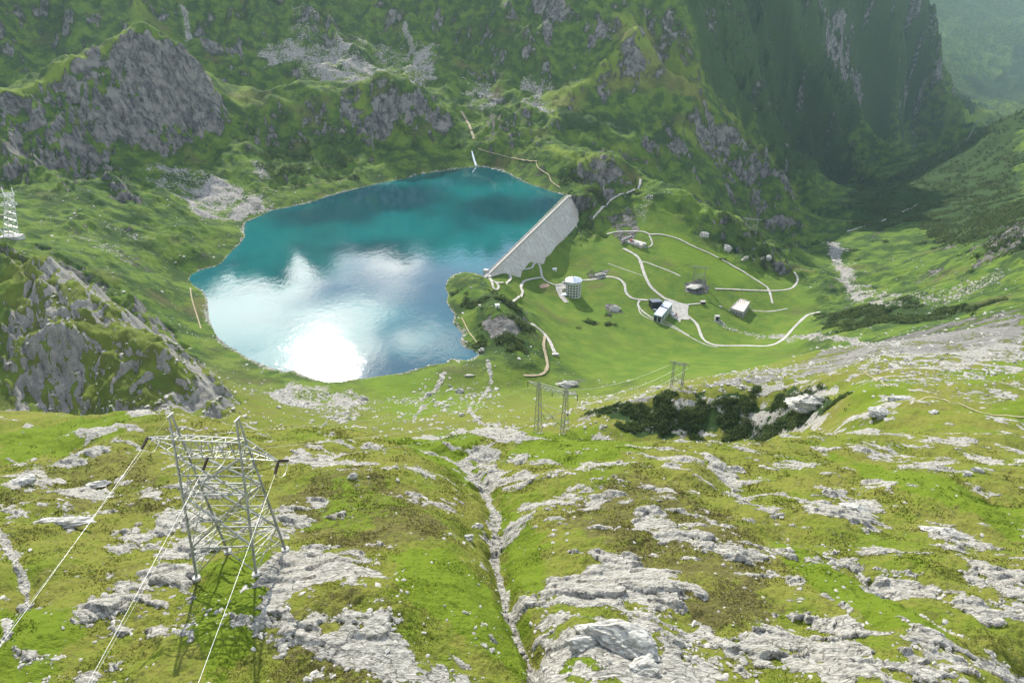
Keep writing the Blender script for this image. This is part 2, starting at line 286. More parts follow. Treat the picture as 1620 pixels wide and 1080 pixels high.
FGO = [[(800,935),(880,925),(950,865),(1060,900),(1090,970),(1100,1095),(830,1095),(845,1010)], [(1080,985),(1240,1000),(1230,1060),(1080,1090)],
 [(1220,1045),(1300,1010),(1335,960),(1300,935),(1370,1000),(1380,1050),(1460,1090),(1230,1090)], [(1270,780),(1330,760),(1430,830),(1400,850),(1300,820)],
 [(1450,845),(1500,820),(1620,880),(1640,920),(1500,870)], [(1390,905),(1500,900),(1640,925),(1640,955),(1400,922)], [(660,692),(800,672),(872,690),(860,730),(760,742),(690,720)],
 [(45,818),(140,813),(142,833),(60,842)], [(280,835),(345,860),(305,960),(230,985),(100,1005),(105,965),(220,930)], [(425,905),(520,872),(565,940),(480,965),(415,1005)],
 [(780,790),(872,788),(850,820),(800,832)], [(0,750),(72,742),(62,770),(0,776)], [(100,760),(162,738),(150,782)], [(1130,718),(1172,735),(1185,795),(1160,780)],
 [(1195,905),(1260,915),(1310,985),(1270,970)], [(700,862),(762,882),(772,925),(720,902)], [(560,940),(645,1000),(600,1065),(535,1020)], [(1350,740),(1420,770),(1400,780)],
 [(1500,940),(1640,980),(1640,1010),(1540,985)], [(1380,1000),(1460,1010),(1560,1060),(1640,1080),(1640,1100),(1480,1090)], [(1000,800),(1045,800),(1040,825),(1005,820)], [(1040,730),(1090,735),(1080,752),(1050,748)],
 [(0,600+400),(60,990),(90,1050),(30,1095),(0,1095)], [(1420,745),(1500,730),(1520,740),(1450,758)], [(60,690),(160,670),(180,690),(100,705)], [(210,650),(280,652),(260,672),(215,668)],
 [(240,785),(330,800),(320,835),(250,815)], [(470,720),(520,715),(520,740),(480,742)], [(1180,655),(1240,655),(1240,672),(1180,675)]]
fgr = Zr()
for p in FGO: paint(fgr, p, 1, .016, .030, .06)
for p in FGO[:3]+FGO[9:10]: paint(fgr, p, 1.45, .02, .03, .06)
for pts, v in [
 ([(420,65),(540,70),(600,100),(625,135),(500,135),(425,112)], .8), ([(645,85),(680,70),(692,130),(652,138)], .7), ([(560,60),(620,30),(640,80),(650,130),(600,120)], .35),
 ([(228,268),(300,278),(400,300),(426,330),(385,350),(322,345),(262,312)], .75), ([(425,622),(470,600),(522,615),(512,642),(450,642)], .85), ([(515,620),(560,615),(595,650),(535,668),(490,655)], .7),
 ([(838,125),(868,125),(862,190),(835,180)], .6), ([(735,130),(770,120),(790,170),(740,180)], .45), ([(985,330),(1026,318),(1018,342),(990,345)], .7), ([(1312,372),(1328,375),(1332,420),(1360,450),(1420,468),(1400,490),(1350,480),(1325,440)], .75),
 ([(1345,480),(1560,440),(1620,420),(1620,440),(1420,495)], .3), ([(960,240),(985,250),(970,262)], .4), ([(80,350),(160,340),(250,390),(200,420),(120,390)], .25), ([(400,255),(425,270),(410,290)], .5),
 ([(560,640),(680,610),(780,600),(800,640),(700,670),(600,672)], .22), ([(470,20),(620,100),(600,130),(440,90)], .3)]:
    paint(scree, pts, v, .010, .014, .03)
for pts, v in [([(285,-10),(296,10),(294,40),(300,60),(292,78)], .9), ([(858,125),(852,150),(845,180)], .8), ([(640,40),(655,90),(662,130)], .7)]: stroke(scree, pts, v, .0035)
for pts in ([(703,588),(697,602),(690,615),(677,625),(668,632)], [(771,570),(775,588),(778,602),(771,616),(764,627),(756,637),(742,640)], [(741,640),(744,652),(752,660),(762,670)], [(654,670),(657,657),(668,646),(676,640)]): stroke(scree, pts, 1.3, .0032)
for pts, v in [([(1136,508),(1150,516),(1172,526),(1200,530),(1230,534)], .95), ([(1258,532),(1300,535),(1350,538),(1420,548)], .9), ([(1200,535),(1235,530),(1255,540)], .8), ([(1320,390),(1330,430),(1345,462),(1375,480)], .9)]: stroke(scree, pts, v, .006)
for pts, v in [
 ([(925,655),(1050,632),(1180,622),(1300,612),(1322,642),(1250,682),(1150,692),(1000,692)], .95), ([(1330,292),(1500,240),(1640,195),(1640,425),(1560,395),(1450,358),(1335,366)], .72), ([(1500,345),(1640,310),(1640,345),(1500,390)], .7),  # first outline: alder bank, its solid dark green also holds painted cloud shade
 ([(1290,500),(1400,480),(1500,490),(1600,480),(1500,510),(1330,525)], .8), ([(740,485),(830,490),(855,545),(790,590),(760,545)], .5), ([(700,465),(760,440),(800,470),(790,500),(730,500)], .35),
 ([(700,30),(830,60),(900,140),(780,130),(720,70)], .55), ([(880,180),(1050,200),(1090,260),(960,220),(900,205)], .75), ([(1040,100),(1090,150),(1100,220),(1020,190),(980,160)], .4),
 ([(600,190),(700,200),(740,240),(640,250),(600,235)], .35), ([(380,170),(500,190),(600,235),(560,290),(430,300),(380,250)], .5), ([(850,300),(900,250),(1000,290),(960,330),(920,390),(900,360)], .5), ([(1120,345),(1240,400),(1235,440),(1130,400)], .5),
 ([(1060,-10),(1460,-10),(1545,180),(1400,250),(1300,300),(1255,290),(1190,205),(1110,110)], .66), ([(1450,0),(1640,0),(1640,170),(1550,170)], .8), ([(930,490),(980,500),(950,530),(905,515)], .35), ([(0,560),(120,560),(370,640),(300,650),(100,640)], .15), ([(1300,640),(1340,625),(1340,650)], .4)]:
    paint(bush, pts, v, .014, .020, .04)
for pts, v in [
 ([(850,682),(950,688),(1010,722),(900,735),(820,720)], 1), ([(620,690),(690,690),(765,742),(700,735)], .9), ([(630,880),(700,870),(830,960),(832,1065),(720,1010),(640,960)], 1), ([(0,690),(120,665),(230,660),(190,690),(60,715),(0,730)], 1),
 ([(330,895),(425,895),(420,1000),(350,1095),(310,1000)], .9), ([(790,760),(850,840),(870,930),(800,910)], .7), ([(0,960),(40,950),(130,1000),(60,1095),(0,1095)], .6), ([(540,760),(640,790),(560,850),(480,830)], .45),
 ([(1230,850),(1330,900),(1450,960),(1500,1020),(1380,990),(1280,920)], .9), ([(1340,720),(1480,760),(1620,800),(1620,850),(1480,800),(1380,760)], .8), ([(1060,360),(1130,400),(1200,440),(1150,450),(1050,410)], .9), ([(1040,300),(1110,320),(1150,352),(1060,330)], .5),
 ([(1500,590),(1620,570),(1620,600),(1540,610)], .6), ([(560,600),(700,600),(760,640),(640,665)], .4), ([(1350,600),(1450,600),(1420,640),(1340,640)], .5), ([(200,60),(250,48),(270,62),(220,70)], .6), ([(900,1030),(980,1030),(960,1060),(890,1060)], .8), ([(1580,640),(1620,630),(1620,670),(1560,660)], .6)]:
    paint(lush_lit, pts, v, .012, .02, .05)
for q_ in ([(1470,232),(1500,214),(1548,178),(1575,183),(1535,210),(1492,234)], [(1420,248),(1450,236),(1480,228),(1470,240)]): paint(lush_lit, q_, 1, .006, .006); paint(bush, q_, 0, .006, .006, mode='mul'); paint(dry, q_, .6, .006, .006)
for pts, v in [([(440,780),(560,740),(680,800),(700,860),(560,880),(470,860)], .6), ([(880,830),(1000,760),(1140,800),(1250,900),(1150,930),(980,880)], .6), ([(1080,930),(1200,900),(1230,960),(1120,990)], .8), ([(840,160+0),(900,190),(1000,60),(1060,90),(1100,150),(1000,140)], .5),
 ([(280,180),(0,0),(0,40),(200,20),(330,30),(280,70)], .0), ([(980,60),(1030,50),(1080,120),(1180,200),(1100,160)], .7), ([(1050,200),(1110,190),(1130,230),(1060,215)], .3), ([(0,740),(250,720),(280,800),(0,800)], .35), ([(420,640),(440,600),(330,540),(320,590)], .2), ([(440,1000),(560,960),(640,1095),(440,1095)], .5)]:
    paint(dry, pts, v, .015, .025, .05)
for q_, w_ in [([(-10,168),(60,140),(110,112),(150,88),(190,60),(225,48),(262,62)], .007), ([(375,162),(430,150),(510,140),(580,128),(620,126),(665,131)], .008), ([(985,40),(1015,80),(1060,108),(1100,140),(1150,180),(1185,213),(1225,260),(1252,305)], .010), ([(1010,85),(960,115),(900,160),(850,168)], .008), ([(1040,296),(1080,300),(1110,318),(1150,348),(1205,374)], .010), ([(880,190),(930,188),(1000,205),(1060,215),(1110,232)], .007), ([(870,232),(930,252),(985,241)], .008), ([(575,130),(572,160),(566,185)], .006)]:  # crest turf, drier on top, yellowed further to paint in the sunlit edge
    stroke(lush_lit, q_, .75, w_, .8, .5); stroke(dry, q_, .45, w_, .8, .5)
paint(calm, [(770,445),(850,410),(900,382),(960,335),(1040,330),(1100,360),(1180,430),(1250,440),(1290,470),(1290,510),(1260,570),(1180,585),(1050,600),(930,600),(870,560),(850,500),(800,480)], 1, .02, .005)
paint(calm, [(560,600),(760,600),(900,590),(1000,600),(900,650),(700,668),(560,650)], .6, .02, .005)
# ------------------------------------------------------------------ relief
wx = X + 14*perlin(X/70, YY/70, 3); wy = YY + 14*perlin(X/70+9, YY/70+5, 4)
far = sstep(520, 1000, RG)*(1-calm)
vfar = sstep(1500, 2600, RG)
nearw = sstep(520, 300, RG)
shore = sstep(2, 60, SD)
shore2 = sstep(0, 14, SD)
D = far*(ridged(wx, wy, 240, 4, 11)-.35)*(10+9*sstep(1250, 1600, RG)+26*vfar)
D += far*(ridged(wx, wy, 90, 4, 15)-.3)*(4.5+9*vfar)*(.5+cliff)
D += far*(ridged(wx+YY*.2, wy, 52, 4, 19, .6)-.3)*(2.2+3*vfar)
D += far*fbm(X, YY, 20, 4, 20, .6)*(1.3+2*vfar)
D += vfar*(ridged(X*.8+YY*.6, (YY*.6-X*.8)*.3, 360, 4, 17)-.4)*165
mid = sstep(380, 600, RG)*(1-.85*calm)
D += mid*fbm(X, YY, 46, 4, 21)*2.6
_ga = X*.94+YY*.34                                           # gullies run down the fall line of the crags
D += cliff*sstep(200, 420, RG)*(ridged(_ga+8*perlin(X/50, YY/50, 24), YY*.32, 30, 3, 23, .55)-.25)*np.minimum(7, RG*.009)*sstep(500, 900, RG)*(.5+.9*sstep(-.5, .5, perlin(X/90, YY/90, 26)))
D += cliff*sstep(200, 420, RG)*fbm(wx, wy, 80, 3, 25)*np.minimum(9, RG*.016)
_bl = 0
for _w, _a, _sd in ((26, 3.4, 91), (13, 2.0, 92), (6.5, 1.0, 93), (3.2, .5, 94)): _bl = _bl - _a*(1-np.abs(perlin((wx*.8+YY*.25)/_w, wy*.7/_w, _sd))*1.8)   # blocks parted by clefts
D += cliff*sstep(200, 420, RG)*sstep(1000, 700, RG)*_bl
_b2 = 0
for _w, _a, _sd in ((64, 6.5, 95), (30, 4.0, 96), (14, 2.0, 97)): _b2 = _b2 - _a*(1-np.abs(perlin((wx*.9+YY*.3)/_w, wy*.55/_w, _sd))*1.8)
D += cliff*sstep(700, 1000, RG)*_b2
_dd = cliff*np.minimum(5, RG*.009)
D += _dd*.5*sstep(200, 300, RG)*fbm(wx*.8+YY*.3, wy*.6, 15, 4, 27, .6)
# ledges on the crags
_q = (H0s*.9 + X*np.where(RG > 700, .35, .55) + 9*fbm(X, YY, 45, 4, 29))/np.where(RG > 700, 17, 9); _f = _q-np.floor(_q)
D += cliff*sstep(220, 330, RG)*sstep(-.5, .7, fbm(X, YY, 50, 2, 30))*(np.where(_f < .75, _f/.75, (1-_f)/.25)-.5)*np.where(RG > 700, 7, 6)
D *= shore*(1-.72*sstep(R(23), R(25.5), UU)*sstep(1050, 1300, RG)*sstep(3100, 2600, RG))*(1-.7*sstep(4800, 5400, RG))
# foreground hummocks
und = fbm(X, YY, 44, 2, 31)*2.9 + fbm(X, YY, 17, 3, 33)*1.7
D += nearw*und*sstep(40, 70, RG)
D += (nearw+.4*calm)*(fbm(X, YY, 6.5, 3, 35)*.22)
# streams cut in
STREAM = [(700,703),(745,722),(762,742),(772,762),(784,790),(781,830),(787,862),(796,900),(801,935),(818,972),(838,1012),(846,1050),(852,1110)]
STREAM2 = [(-20,830),(0,850),(18,872),(32,902),(36,930),(26,952),(8,970),(18,1012),(0,1036),(-40,1060)]
STREAM3 = [(1150,735),(1175,765),(1215,800),(1250,840),(1300,862),(1350,890),(1440,950),(1500,990),(1580,1040),(1640,1080)]
wat = Zr()
_s, _d = stroke_d(STREAM[1:], .16)
D[_s] -= 4.2*sstep(.12, 0, _d+.02*fbm(X[_s], YY[_s], 12, 2, 38))*sstep(48, 60, RG[_s])
_s, _d = stroke_d(STREAM3, .12)
D[_s] -= 2.2*sstep(.09, 0, _d+.02*fbm(X[_s], YY[_s], 12, 2, 38))
for st, w, dep in [(STREAM, .013, 2.6), (STREAM2, .009, .8), (STREAM3, .010, .6)]:
    s, d = stroke_d(st, w*5)
    d = d + w*.5*fbm(X[s], YY[s], 5, 3, 39)
    D[s] -= dep*sstep(w*2.6, 0, d)
    wat[s] = np.maximum(wat[s], sstep(w*.95, w*.45, d)*(1 if dep > .7 else .55))
# rock in the foreground: long low slabs with stepped, broken edges
ca, sa = math.cos(R(-24)), math.sin(R(-24))
a1 = X*ca + YY*sa; b1 = -X*sa + YY*ca
n1 = fbm(a1*.5, b1, 11, 5, 41, .55) + .35*fbm(a1*.5, b1, 40, 2, 45)
n2 = fbm(a1*.6, b1, 4.2, 4, 42, .65)
rk = n1*.50 + n2*.36 - .25 + fgr*.42 - lush_lit*.30 - .08*dry + .25*wat
rk_near = np.clip(rk, -1, 1)*sstep(560, 380, RG)
wnear = sstep(560, 380, RG)
slab = sstep(.02, .13, rk)*wnear
step = 1.5+.8*perlin(X/20, YY/20, 47)
sq = (-b1*.9 + a1*.15 + .8*fbm(X, YY, 5, 3, 48))/2.6; sf = sq-np.floor(sq)
saw = np.where(sf < .82, sf/.82, (1-sf)/.18)
cell = _hash(np.floor(sq).astype(np.int32), np.floor(a1/4.5+.7*perlin(X/3, YY/3, 49)).astype(np.int32), 5).astype(f32)/4294967296.
D += slab*(.14+.42*saw*(.3+1.3*cell)+.16*fbm(X, YY, 2.2, 3, 52, .6)+.65*(cell-.2)*sstep(.05, .4, rk))*sstep(45, 70, RG)*np.where(RG > 130, .8, 1)
D += wat*.25*(cell-.4)+wat*.22*fbm(X, YY, 1.2, 2, 53)
# tussocks, holes and small steps in the turf
D += nearw*(1-slab)*(.20*fbm(X, YY, 1.3, 2, 55, .6) + .20*fbm(X, YY, 3.1, 1, 56) + .16*np.maximum(0, ridged(X, YY, 4.2, 2, 57)-.55))
H = (H0s + D*shore2*np.where(SD < 0, 0, 1)).astype(f32)
_edge = sstep(0, 6, SD)
_lo = .12*np.minimum(SD, 30)
H = np.where((SD >= 0) & (SD < 18) & (DOWN < .5), np.maximum(H, _lo), H).astype(f32)
# under the foot of the dam the ground stays as planned
H = np.where((DOWN > .5) & (dside < 40), np.minimum(H, H0s+.4), H).astype(f32)
# ------------------------------------------------------------------ ground cover masks
gu = np.gradient(H, axis=0)/(RG*(AZ1-AZ0)/(NA-1)); gv = np.gradient(H, axis=1)/np.gradient(RG, axis=1)
slope = np.sqrt(gu*gu+gv*gv).astype(f32)
ns = fbm(wx, wy, 60, 5, 61, .6)
steep = sstep(.75, 1.6, slope+.35*ns)*(1-.65*vfar)
rockm = np.where(RG > 420, np.maximum(cliff*(.46+.45*ns)+.46*(steep-.25)*cliff+ .5*(steep-.45), rock*(.78+.35*ns)) , 0)
rockm = np.where(wnear > 0, np.maximum(rockm, .5+rk_near*1.6)*wnear + rockm*(1-wnear), rockm)
rockm = np.maximum(rockm, rock*(.75+.4*fbm(a1*.5, b1, 9, 4, 63, .6))*sstep(200, 260, RG))
rockm = np.maximum(rockm, cliff*sstep(230, 330, RG)*(.42+.42*ns+.62*(steep-.35)))
rockm = np.maximum(rockm, far*shore2*(.27+.26*ns+.25*(steep-.2)-.2*bush*(RG < 2200)))
rockm -= .25*calm*(rock < .1)
_led = cliff*sstep(260, 330, RG)*sstep(700, 560, RG)
rockm += _led*.20*np.sin(2*np.pi*_q+1.2)+_led*.06
rockm = np.maximum(rockm, wat*.62)
shoreband = sstep(2+9*np.clip(.4+fbm(X, YY, 45, 4, 66), 0, 1.2), .5, SD)*(SD > -6)*(1-DOWN)
scree = scree*(.42+.80*sstep(-.35, .45, fbm(wx, wy, 55, 5, 65, .65)))
scree = np.maximum(scree, shoreband*.55)
def grid_mesh(name):
    v=np.stack([X,YY,H],-1).reshape(-1,3).astype(np.float32)
    i,j=np.meshgrid(np.arange(NA-1),np.arange(NR-1),indexing='ij')
    a=(i*NR+j).ravel(); q=np.stack([a,a+NR,a+NR+1,a+1],-1).astype(np.int32)
    me=bpy.data.meshes.new(name); me.vertices.add(len(v)); me.vertices.foreach_set('co',v.ravel())
    me.loops.add(q.size); me.loops.foreach_set('vertex_index',q.ravel()); me.polygons.add(len(q))
    me.polygons.foreach_set('loop_start',np.arange(0,q.size,4,dtype=np.int32)); me.update(); 
    me.polygons.foreach_set('use_smooth',np.ones(len(q),bool))
    o=bpy.data.objects.new(name,me); C.objects.link(o); return o
t=grid_mesh('terrain'); t['kind']='structure'
def fattr(me,name,ch):
    a=me.attributes.new(name,'FLOAT_COLOR','POINT'); a.data.foreach_set('color',np.stack([np.clip(c,0,1) for c in ch],-1).astype(np.float32).ravel())
# ------------------------------------------------------------------ node helper
class NT:
    def __init__(s, name):
        s.m = bpy.data.materials.new(name); s.m.use_nodes = True; s.t = s.m.node_tree; s.b = s.t.nodes['Principled BSDF']; s.b.inputs['Specular IOR Level'].default_value = .25
    def n(s, typ, **kw):
        o = s.t.nodes.new(typ)
        for k, v in kw.items(): setattr(o, k, v)
        return o
    def set(s, sock, v):
        if isinstance(v, bpy.types.NodeSocket): s.t.links.new(v, sock)
        elif v is not None: sock.default_value = v if not (isinstance(v, tuple) and len(v) == 3 and sock.type == 'RGBA') else (*v, 1)
    def math(s, op, a, b=None, c=None, clamp=False):
        o = s.n('ShaderNodeMath', operation=op, use_clamp=clamp)
        for k, v in enumerate((a, b, c)):
            if v is not None: s.set(o.inputs[k], v)
        return o.outputs[0]
    def noise(s, vec, scale, detail=4, rough=.55, dist=0):
        o = s.n('ShaderNodeTexNoise'); s.set(o.inputs['Vector'], vec); s.set(o.inputs['Scale'], scale); o.inputs['Detail'].default_value = detail; o.inputs['Roughness'].default_value = rough; o.inputs['Distortion'].default_value = dist
        return o.outputs['Fac']
    def mix(s, f, a, b, bt='MIX'):
        o = s.n('ShaderNodeMix', data_type='RGBA', blend_type=bt); s.set(o.inputs[0], f); s.set(o.inputs[6], a); s.set(o.inputs[7], b); return o.outputs[2]
    def mapr(s, v, a, b, c=0., d=1., smooth=True):
        o = s.n('ShaderNodeMapRange', interpolation_type='SMOOTHSTEP' if smooth else 'LINEAR'); s.set(o.inputs[0], v)
        for k, q in enumerate((a, b, c, d)): s.set(o.inputs[k+1], q)
        return o.outputs[0]
    def vscale(s, vec, x, y, z, rot=(0, 0, 0)):
        o = s.n('ShaderNodeMapping'); s.set(o.inputs[0], vec); o.inputs['Scale'].default_value = (x, y, z); o.inputs['Rotation'].default_value = rot; return o.outputs[0]
    def obj(s): return s.n('ShaderNodeTexCoord').outputs['Object']
    def attr(s, name):
        a = s.n('ShaderNodeAttribute', attribute_name=name); c = s.n('ShaderNodeSeparateColor'); s.t.links.new(a.outputs['Color'], c.inputs[0]); return c.outputs[0], c.outputs[1], c.outputs[2], a.outputs['Alpha']
    def bump(s, h, dist, strength=1, nrm=None):
        o = s.n('ShaderNodeBump'); s.set(o.inputs['Height'], h); o.inputs['Distance'].default_value = dist; o.inputs['Strength'].default_value = strength
        if nrm is not None: s.set(o.inputs['Normal'], nrm)
        return o.outputs[0]
    def out(s, col, rough=.9, nrm=None):
        s.set(s.b.inputs['Base Color'], col); s.set(s.b.inputs['Roughness'], rough)
        if nrm is not None: s.set(s.b.inputs['Normal'], nrm)
        return s.m
def ground_material():
    k = NT('alpine_ground'); p = k.obj()
    rock, scree, lush_lit, bush = k.attr('cover'); dry, dirt, tone, near = k.attr('cover_more')
    n_f = k.noise(p, 2.6, 6, .62); n_m = k.noise(p, .45, 6, .6); n_l = k.noise(p, .06, 5, .55); n_x = k.noise(p, .012, 4, .5)
    n_t = k.noise(p, 7.0, 3, .6)
    # turf
    yellow, green, olive = (.160, .165, .032), (.110, .160, .013), (.098, .088, .032)
    fgreen, fdark = (.048, .098, .016), (.026, .052, .014)
    t1 = k.math('ADD', k.math('ADD', k.math('MULTIPLY', n_m, .7), k.math('MULTIPLY', n_l, .8)), k.math('MULTIPLY_ADD', lush_lit, .55, -.50))
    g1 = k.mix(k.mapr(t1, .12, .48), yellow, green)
    t2 = k.math('ADD', k.math('ADD', k.math('MULTIPLY', k.noise(p, .9, 6, .65), .75), k.math('MULTIPLY', k.noise(p, .13, 5, .6), .30)), k.math('MULTIPLY_ADD', dry, .22, k.math('MULTIPLY', lush_lit, -.16)))
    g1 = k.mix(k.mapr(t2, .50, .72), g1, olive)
    g1 = k.mix(k.math('MULTIPLY', k.mapr(n_t, .35, .68), .30), g1, (.075, .082, .02))
    far = k.mix(k.mapr(k.math('ADD', n_l, k.math('MULTIPLY', n_m, .35)), .42, .78), fgreen, (.095, .140, .022))
    far = k.mix(k.math('MULTIPLY', k.mapr(k.math('ADD', k.noise(p, .035, 7, .68), k.math('MULTIPLY', n_f, .25)), .55, .70), k.math('MULTIPLY_ADD', dirt, -.5, 1)), far, (.034, .060, .017))
    far = k.mix(k.math('MULTIPLY', dirt, .42), far, k.mix(k.mapr(k.noise(p, .05, 5, .6), .38, .66), (.085, .150, .018), (.140, .185, .026)))
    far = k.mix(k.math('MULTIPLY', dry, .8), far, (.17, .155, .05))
    far = k.mix(k.math('MULTIPLY', lush_lit, .7), far, (.125, .195, .018))
    far = k.mix(k.mapr(k.math('ADD', n_x, k.math('MULTIPLY', n_m, .4)), .80, 1.0), far, (.10, .085, .04))
    turf = k.mix(near, far, g1)
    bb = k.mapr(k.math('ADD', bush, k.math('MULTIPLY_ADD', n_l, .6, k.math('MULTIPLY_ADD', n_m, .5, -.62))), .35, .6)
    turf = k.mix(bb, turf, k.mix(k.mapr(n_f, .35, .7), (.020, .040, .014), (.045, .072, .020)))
    # stones
    v = k.n('ShaderNodeTexVoronoi'); k.set(v.inputs['Vector'], p); v.inputs['Scale'].default_value = .55
    v2 = k.n('ShaderNodeTexVoronoi'); k.set(v2.inputs['Vector'], p); v2.inputs['Scale'].default_value = .21
    cs = k.n('ShaderNodeSeparateColor'); k.t.links.new(v.outputs['Color'], cs.inputs[0])
    scol = k.mix(cs.outputs[0], (.13, .125, .115), (.34, .32, .285))
    cs2 = k.n('ShaderNodeSeparateColor'); k.t.links.new(v2.outputs['Color'], cs2.inputs[0])
    scol = k.mix(.4, scol, k.mix(cs2.outputs[0], (.15, .14, .13), (.33, .31, .28)))
    sm = k.mapr(k.math('ADD', scree, k.math('MULTIPLY_ADD', n_f, .55, k.math('MULTIPLY_ADD', cs.outputs[1], .6, k.math('MULTIPLY_ADD', n_l, .7, -.98)))), .40, .52)
    col = k.mix(sm, turf, scol)
    # rock
    pr = k.vscale(p, .7, 1.6, 1.2, (R(20), R(-25), R(24)))
    r1 = k.noise(pr, 1.3, 8, .68, .6); r2 = k.noise(p, .09, 5, .6)
    near_c = k.mix(k.mapr(r1, .33, .66), (.165, .160, .138), (.47, .45, .395))
    near_c = k.mix(k.math('MULTIPLY', k.mapr(n_f, .52, .70), .55), near_c, (.55, .53, .47))
    near_c = k.mix(k.math('MULTIPLY', k.mapr(n_m, .54, .70), .35), near_c, (.18, .17, .085))
    wv = k.noise(k.vscale(p, 1, 1, .22, (R(12), R(8), 0)), .16, 8, .7, .4)
    far_c = k.mix(k.mapr(wv, .34, .66), (.046, .047, .050), (.200, .194, .182))
    vf = k.n('ShaderNodeTexVoronoi', feature='DISTANCE_TO_EDGE'); k.set(vf.inputs['Vector'], k.vscale(p, 1, 1, .4, (R(14), R(-18), 0))); vf.inputs['Scale'].default_value = .075
    far_c = k.mix(k.mapr(k.math('ADD', vf.outputs['Distance'], k.math('MULTIPLY', wv, .35)), .12, .34), k.mix(.55, (.03, .03, .032), far_c), far_c)
    far_c = k.mix(k.math('MULTIPLY', k.mapr(n_l, .48, .62), .5), far_c, (.30, .285, .25))
    far_c = k.mix(k.math('MULTIPLY', k.mapr(r2, .5, .72), .5), far_c, (.17, .14, .115))
    vc = k.n('ShaderNodeTexVoronoi', feature='DISTANCE_TO_EDGE'); k.set(vc.inputs['Vector'], k.vscale(p, .34, .95, .8, (R(18), R(-22), R(24)))); vc.inputs['Scale'].default_value = .9
    crack = k.mapr(k.math('ADD', vc.outputs['Distance'], k.math('MULTIPLY', n_f, .12)), .055, .10)
    near_c = k.mix(crack, (.10, .095, .08), near_c)
    rcol = k.mix(near, far_c, near_c)
    rcol = k.mix(k.math('MULTIPLY', tone, .85), rcol, k.mix(k.mapr(k.noise(k.vscale(p, .25, 1.2, 1, (0, 0, R(-14))), .5, 6, .65), .34, .66), (.115, .112, .105), (.235, .225, .205)))
    e = k.math('ADD', rock, k.math('MULTIPLY_ADD', n_f, .45, k.math('MULTIPLY_ADD', n_m, .55, k.math('MULTIPLY_ADD', n_l, k.math('MULTIPLY_ADD', near, -.6, .6), k.math('MULTIPLY_ADD', near, .30, -.80)))))
    rm = k.mapr(e, .49, .57)
    col = k.mix(rm, col, rcol)
    # small surface relief
    hb = k.math('ADD', k.math('MULTIPLY', r1, k.math('MULTIPLY_ADD', rm, .55, .12)), k.math('MULTIPLY', n_f, .48))
    hb = k.math('ADD', hb, k.math('MULTIPLY', k.math('MULTIPLY', v.outputs['Distance'], sm), -.6))
    hb = k.math('ADD', hb, k.math('MULTIPLY', n_t, .07))
    nf = k.bump(k.math('ADD', k.math('MULTIPLY', wv, k.math('MULTIPLY_ADD', rm, 7, 1)), k.math('MULTIPLY', k.noise(p, .2, 6, .6), k.math('MULTIPLY_ADD', rm, 4, 1.5))), 1.0, .9)
    nn = k.bump(hb, 1.0, .9)
    mx = k.n('ShaderNodeMix', data_type='VECTOR'); k.set(mx.inputs[0], near); k.set(mx.inputs[4], nf); k.set(mx.inputs[5], nn)
    k.b.inputs['Specular IOR Level'].default_value = .04
    return k.out(col, .95, mx.outputs[1])
GM = ground_material()

def water_material():
    k = NT('lake_water'); p = k.obj()
    k.t.nodes.remove(k.b); out = k.t.nodes['Material Output']
    silt = k.mapr(k.noise(p, .004, 3, .5), .40, .62)
    d = k.n('ShaderNodeBsdfDiffuse'); k.set(d.inputs[0], k.mix(silt, (.0010, .042, .058), (.002, .108, .112)))
    g = k.n('ShaderNodeBsdfGlossy'); g.inputs['Roughness'].default_value = .036; g.inputs[0].default_value = (1, .98, .93, 1)
    w1 = k.noise(k.vscale(p, 1, .45, 1, (0, 0, R(20))), .55, 3, .6, .4); w2 = k.noise(k.vscale(p, 1, .6, 1, (0, 0, R(-35))), .16, 3, .5)
    patch = k.mapr(k.noise(p, .011, 3, .5), .38, .62, .35, 1)
    h = k.math('MULTIPLY', k.math('MULTIPLY_ADD', w2, .9, k.math('MULTIPLY', w1, .55)), patch)
    nb = k.bump(h, .115, 1); k.set(g.inputs['Normal'], nb)
    fr = k.n('ShaderNodeFresnel'); fr.inputs['IOR'].default_value = 1.75
    mx = k.n('ShaderNodeMixShader'); k.set(mx.inputs[0], fr.outputs[0]); k.set(mx.inputs[1], d.outputs[0]); k.set(mx.inputs[2], g.outputs[0]); k.set(out.inputs[0], mx.outputs[0])
    return k.m
WATER = water_material()
NEARW = np.maximum(sstep(620,380,RG)*(1-.45*np.clip(cliff,0,1)*sstep(300,380,RG)), cliff*sstep(760,600,RG)*.5)
TONE = tone
fattr(t.data,'cover',[rockm,scree,lush_lit,bush]); fattr(t.data,'cover_more',[dry,calm,TONE,NEARW]); t.data.materials.append(GM)
me=bpy.data.meshes.new('lake'); me.from_pydata([(float(x),float(y),0) for x,y in LAKE],[],[tuple(range(len(LAKE)))])
lk=bpy.data.objects.new('lake',me); C.objects.link(lk)
me.materials.append(WATER)
